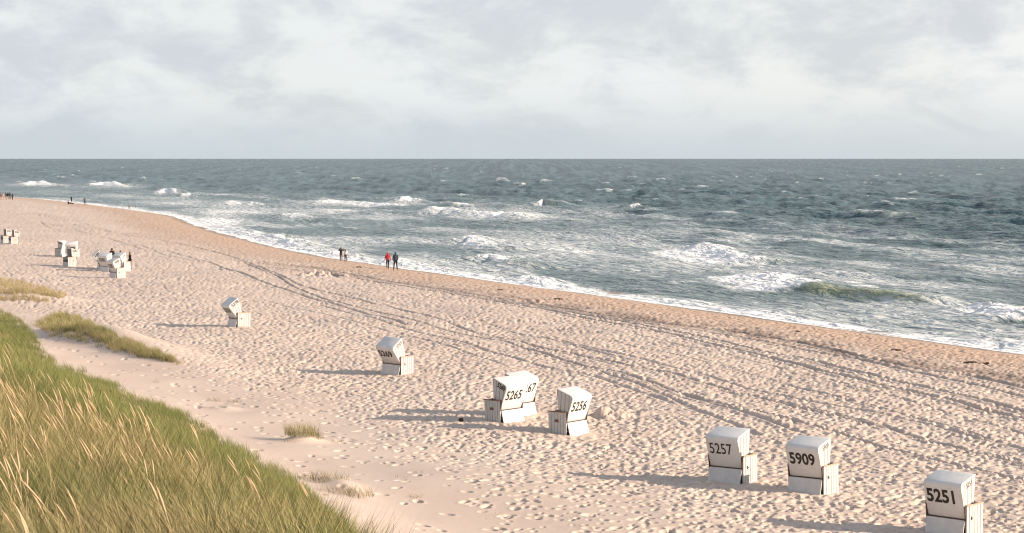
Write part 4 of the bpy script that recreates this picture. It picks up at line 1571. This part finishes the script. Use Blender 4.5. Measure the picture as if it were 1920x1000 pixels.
P, size, straw, rad, ppx, ppy = dune_points()
nr_ = rad < 38
scatter('marram_grass', P[nr_], size[nr_], straw[nr_], NEAR_V, 'tall yellow green marram grass on the near dune leaning left in the wind')
scatter('dune_grass', P[~nr_], size[~nr_] * 1.05, straw[~nr_], FAR_V, 'green marram grass along the seaward edge of the dune')
_rg = np.random.default_rng(9)
prob = np.interp(rad, [9, 15, 30, 46], [.18, .27, .27, .0]) * np.interp(ppx, [0, 250, 480, 650], [1.0, .7, .30, .08]) * sstep(fbm(P[:, 0] * .5, P[:, 1] * .5, 3, 131), .36, .62)
prob = prob * sstep(ppy - np.interp(ppx, EDGE_PX[:, 0], EDGE_PX[:, 1]), 15, 110)
sel = _rg.random(len(P)) < prob
EAR_V = [stalk_mesh('ear_stalks', 2, 1.02, 400 + i, M['ears']) for i in range(6)]
scatter('grass_seed_heads', P[sel], 0.85 + 0.3 * _rg.random(sel.sum()), _rg.random(sel.sum()), EAR_V, 'straw coloured seed heads standing above the marram grass', rot_jit=.35)


def in_poly(p, poly):
    x, y = p
    c = False
    j = len(poly) - 1
    for i in range(len(poly)):
        xi, yi = poly[i]
        xj, yj = poly[j]
        if (yi > y) != (yj > y) and x < (xj - xi) * (y - yi) / (yj - yi) + xi:
            c = not c
        j = i
    return c


def patch_points(poly, n, seed):
    rg = random.Random(seed)
    xs = [p[0] for p in poly]
    ys = [p[1] for p in poly]
    out = []
    while len(out) < n:
        q = (rg.uniform(min(xs), max(xs)), rg.uniform(min(ys), max(ys)))
        if in_poly(q, poly):
            out.append(ground3(*q))
    return np.array([tuple(v) for v in out])


def ridge(name, polys, label, tint, size, variants, seed):
    P_ = np.concatenate([patch_points(pl, n, seed + i) for i, (pl, n) in enumerate(polys)])
    rg = np.random.default_rng(seed)
    scatter(name, P_, size * (0.75 + 0.5 * rg.random(len(P_))), tint + 0.35 * rg.random(len(P_)), variants, label)


ridge('ridge_grass', [
    ([(66, 612), (90, 594), (115, 588), (145, 594), (180, 610), (150, 622), (90, 622)], 300),
    ([(140, 600), (200, 622), (262, 648), (330, 676), (348, 684), (300, 676), (236, 660), (170, 632)], 240),
    ([(85, 616), (160, 622), (235, 655), (225, 664), (150, 640), (90, 630)], 80),
    ([(230, 640), (330, 678), (340, 686), (290, 678), (240, 664)], 70)],
    'low ridge of green and straw coloured grass on the sand beyond the dune', 0.15, 0.68, FAR_V[:3] + OLIVE_V[:3], 41)
ridge('foredune_grass', [
    ([(-60, 526), (0, 524), (40, 528), (90, 543), (128, 555), (118, 560), (60, 552), (-60, 548)], 620),
    ([(-60, 548), (20, 550), (90, 560), (105, 566), (60, 566), (-60, 560)], 150)],
    'olive patch of grass on a low mound at the left edge beyond the ridge', 0.35, 0.62, OLIVE_V + DRY_V[:1], 51)


def tuft(px, py, n, length, spread, label, mat, seed, cat='grass tuft', name='grass_tuft', width=0.009, lean=.5, stretch=1.0):
    me = blades_mesh(name, n, length, spread, width, seed, lean, 0.8, mat, 3)
    o = link(name, me)
    v = ground3(px, py)
    o.location = v
    o.scale = (stretch, 1, 1)
    o.rotation_euler = (0, 0, random.uniform(-.4, .4))
    tag(o, label, cat)
    return o


tuft(566, 813, 420, 0.55, 0.50, 'rounded olive grass tuft on its own little sand mound near the dune edge', M['grass_olive'], 61, stretch=1.25)
tuft(593, 820, 130, 0.34, 0.30, 'yellowish grass tuft at the right foot of the olive tuft', M['grass_dry'], 62)
tuft(551, 826, 70, 0.18, 0.34, 'sparse low dry tuft in front of the rounded olive tuft', M['grass_dry'], 63)
tuft(633, 829, 40, 0.20, 0.18, 'small reddish dry tuft right of the rounded olive tuft', M['grass_dry'], 64)
tuft(402, 752, 70, 0.28, 0.30, 'thin dry tuft at the left end of the sparse row beyond the dune', M['grass_dry'], 65)
tuft(440, 754, 80, 0.24, 0.34, 'sparse dry tuft at the right end of the sparse row beyond the dune', M['grass_dry'], 66)
tuft(606, 900, 260, 0.40, 0.55, 'straw coloured tuft lining the sand lip beside the dune grass, upper end', M['grass_dry'], 67, stretch=1.4)
tuft(650, 926, 260, 0.36, 0.55, 'straw coloured tuft lining the sand lip beside the dune grass, lower end', M['grass_dry'], 68, stretch=1.5)
tuft(781, 932, 40, 0.22, 0.20, 'small withered tuft alone on the smooth sand below the footprints', M['grass_dry'], 69)
tuft(806, 857, 40, 0.12, 0.12, 'low brownish dead tuft left of the dark stubs on the smooth sand', M['grass_dry'], 70)
tuft(293, 718, 18, 0.28, 0.14, 'tiny bunch of dry stems on the sand just above the dune grass', M['grass_dry'], 71)
tuft(838, 858, 12, 0.22, 0.30, 'few dark upright dead stems right of the low brownish tuft', M['wood'], 72, cat='dead stems', name='dead_stems', width=.014, lean=.15)
tuft(748, 898, 16, 0.12, 0.55, 'row of short dark stubs on the sand left of the footprints', M['wood'], 73, cat='dead stems', name='dead_stems', width=.016, lean=.2)
tuft(893, 966, 22, 0.12, 0.6, 'row of short dark stubs at the bottom of the smooth sand', M['wood'], 74, cat='dead stems', name='dead_stems', width=.014, lean=.2)


def weed(px, py, w, h, label, seed, mat='weed', name='seaweed_clump', cat='seaweed'):
    rg = np.random.default_rng(seed)
    bm = bmesh.new()
    for k in range(7):
        m = Matrix.Translation((rg.normal(0, w * .3), rg.normal(0, w * .22), h * .25)) @ Matrix.Rotation(rg.random() * 3, 4, 'Z') @ Matrix.Diagonal((w * .35 * (.6 + rg.random()), w * .18 * (.6 + rg.random()), h * (.4 + .5 * rg.random()), 1))
        bmesh.ops.create_icosphere(bm, subdivisions=2, radius=1.0, matrix=m)
    for v in bm.verts:
        n = rg.normal(0, .08, 3)
        v.co += Vector((n[0] * w * .3, n[1] * w * .3, n[2] * h))
    me = bpy.data.meshes.new(name)
    bm.to_mesh(me)
    bm.free()
    o = link(name, me, None, M[mat])
    o.location = ground3(px, py)
    tag(o, label, cat)
    return o


weed(1680, 657, .50, .06, 'dark seaweed clump on the orange sand, farther from the right edge', 81)
weed(1818, 680, .45, .06, 'dark seaweed clump on the orange sand near the right edge', 82)
weed(1849, 682, .33, .07, 'small dark seaweed clump touching the right side of a larger one', 83)
weed(1047, 561, .4, .08, 'dark seaweed lump on the orange sand below the splashing wave', 84)
weed(938, 544, .3, .07, 'small dark seaweed lump beside the upper tyre tracks', 85)
weed(672, 502, .35, .12, 'small dark lump on the sand just below the couple in the wash', 86)
weed(864, 789, .14, .12, 'small dark lump in the shadow left of chair 5256', 87)
weed(1495, 622, .3, .06, 'small dark seaweed scrap on the damp sand by the churned tracks', 88)
print('scene built')
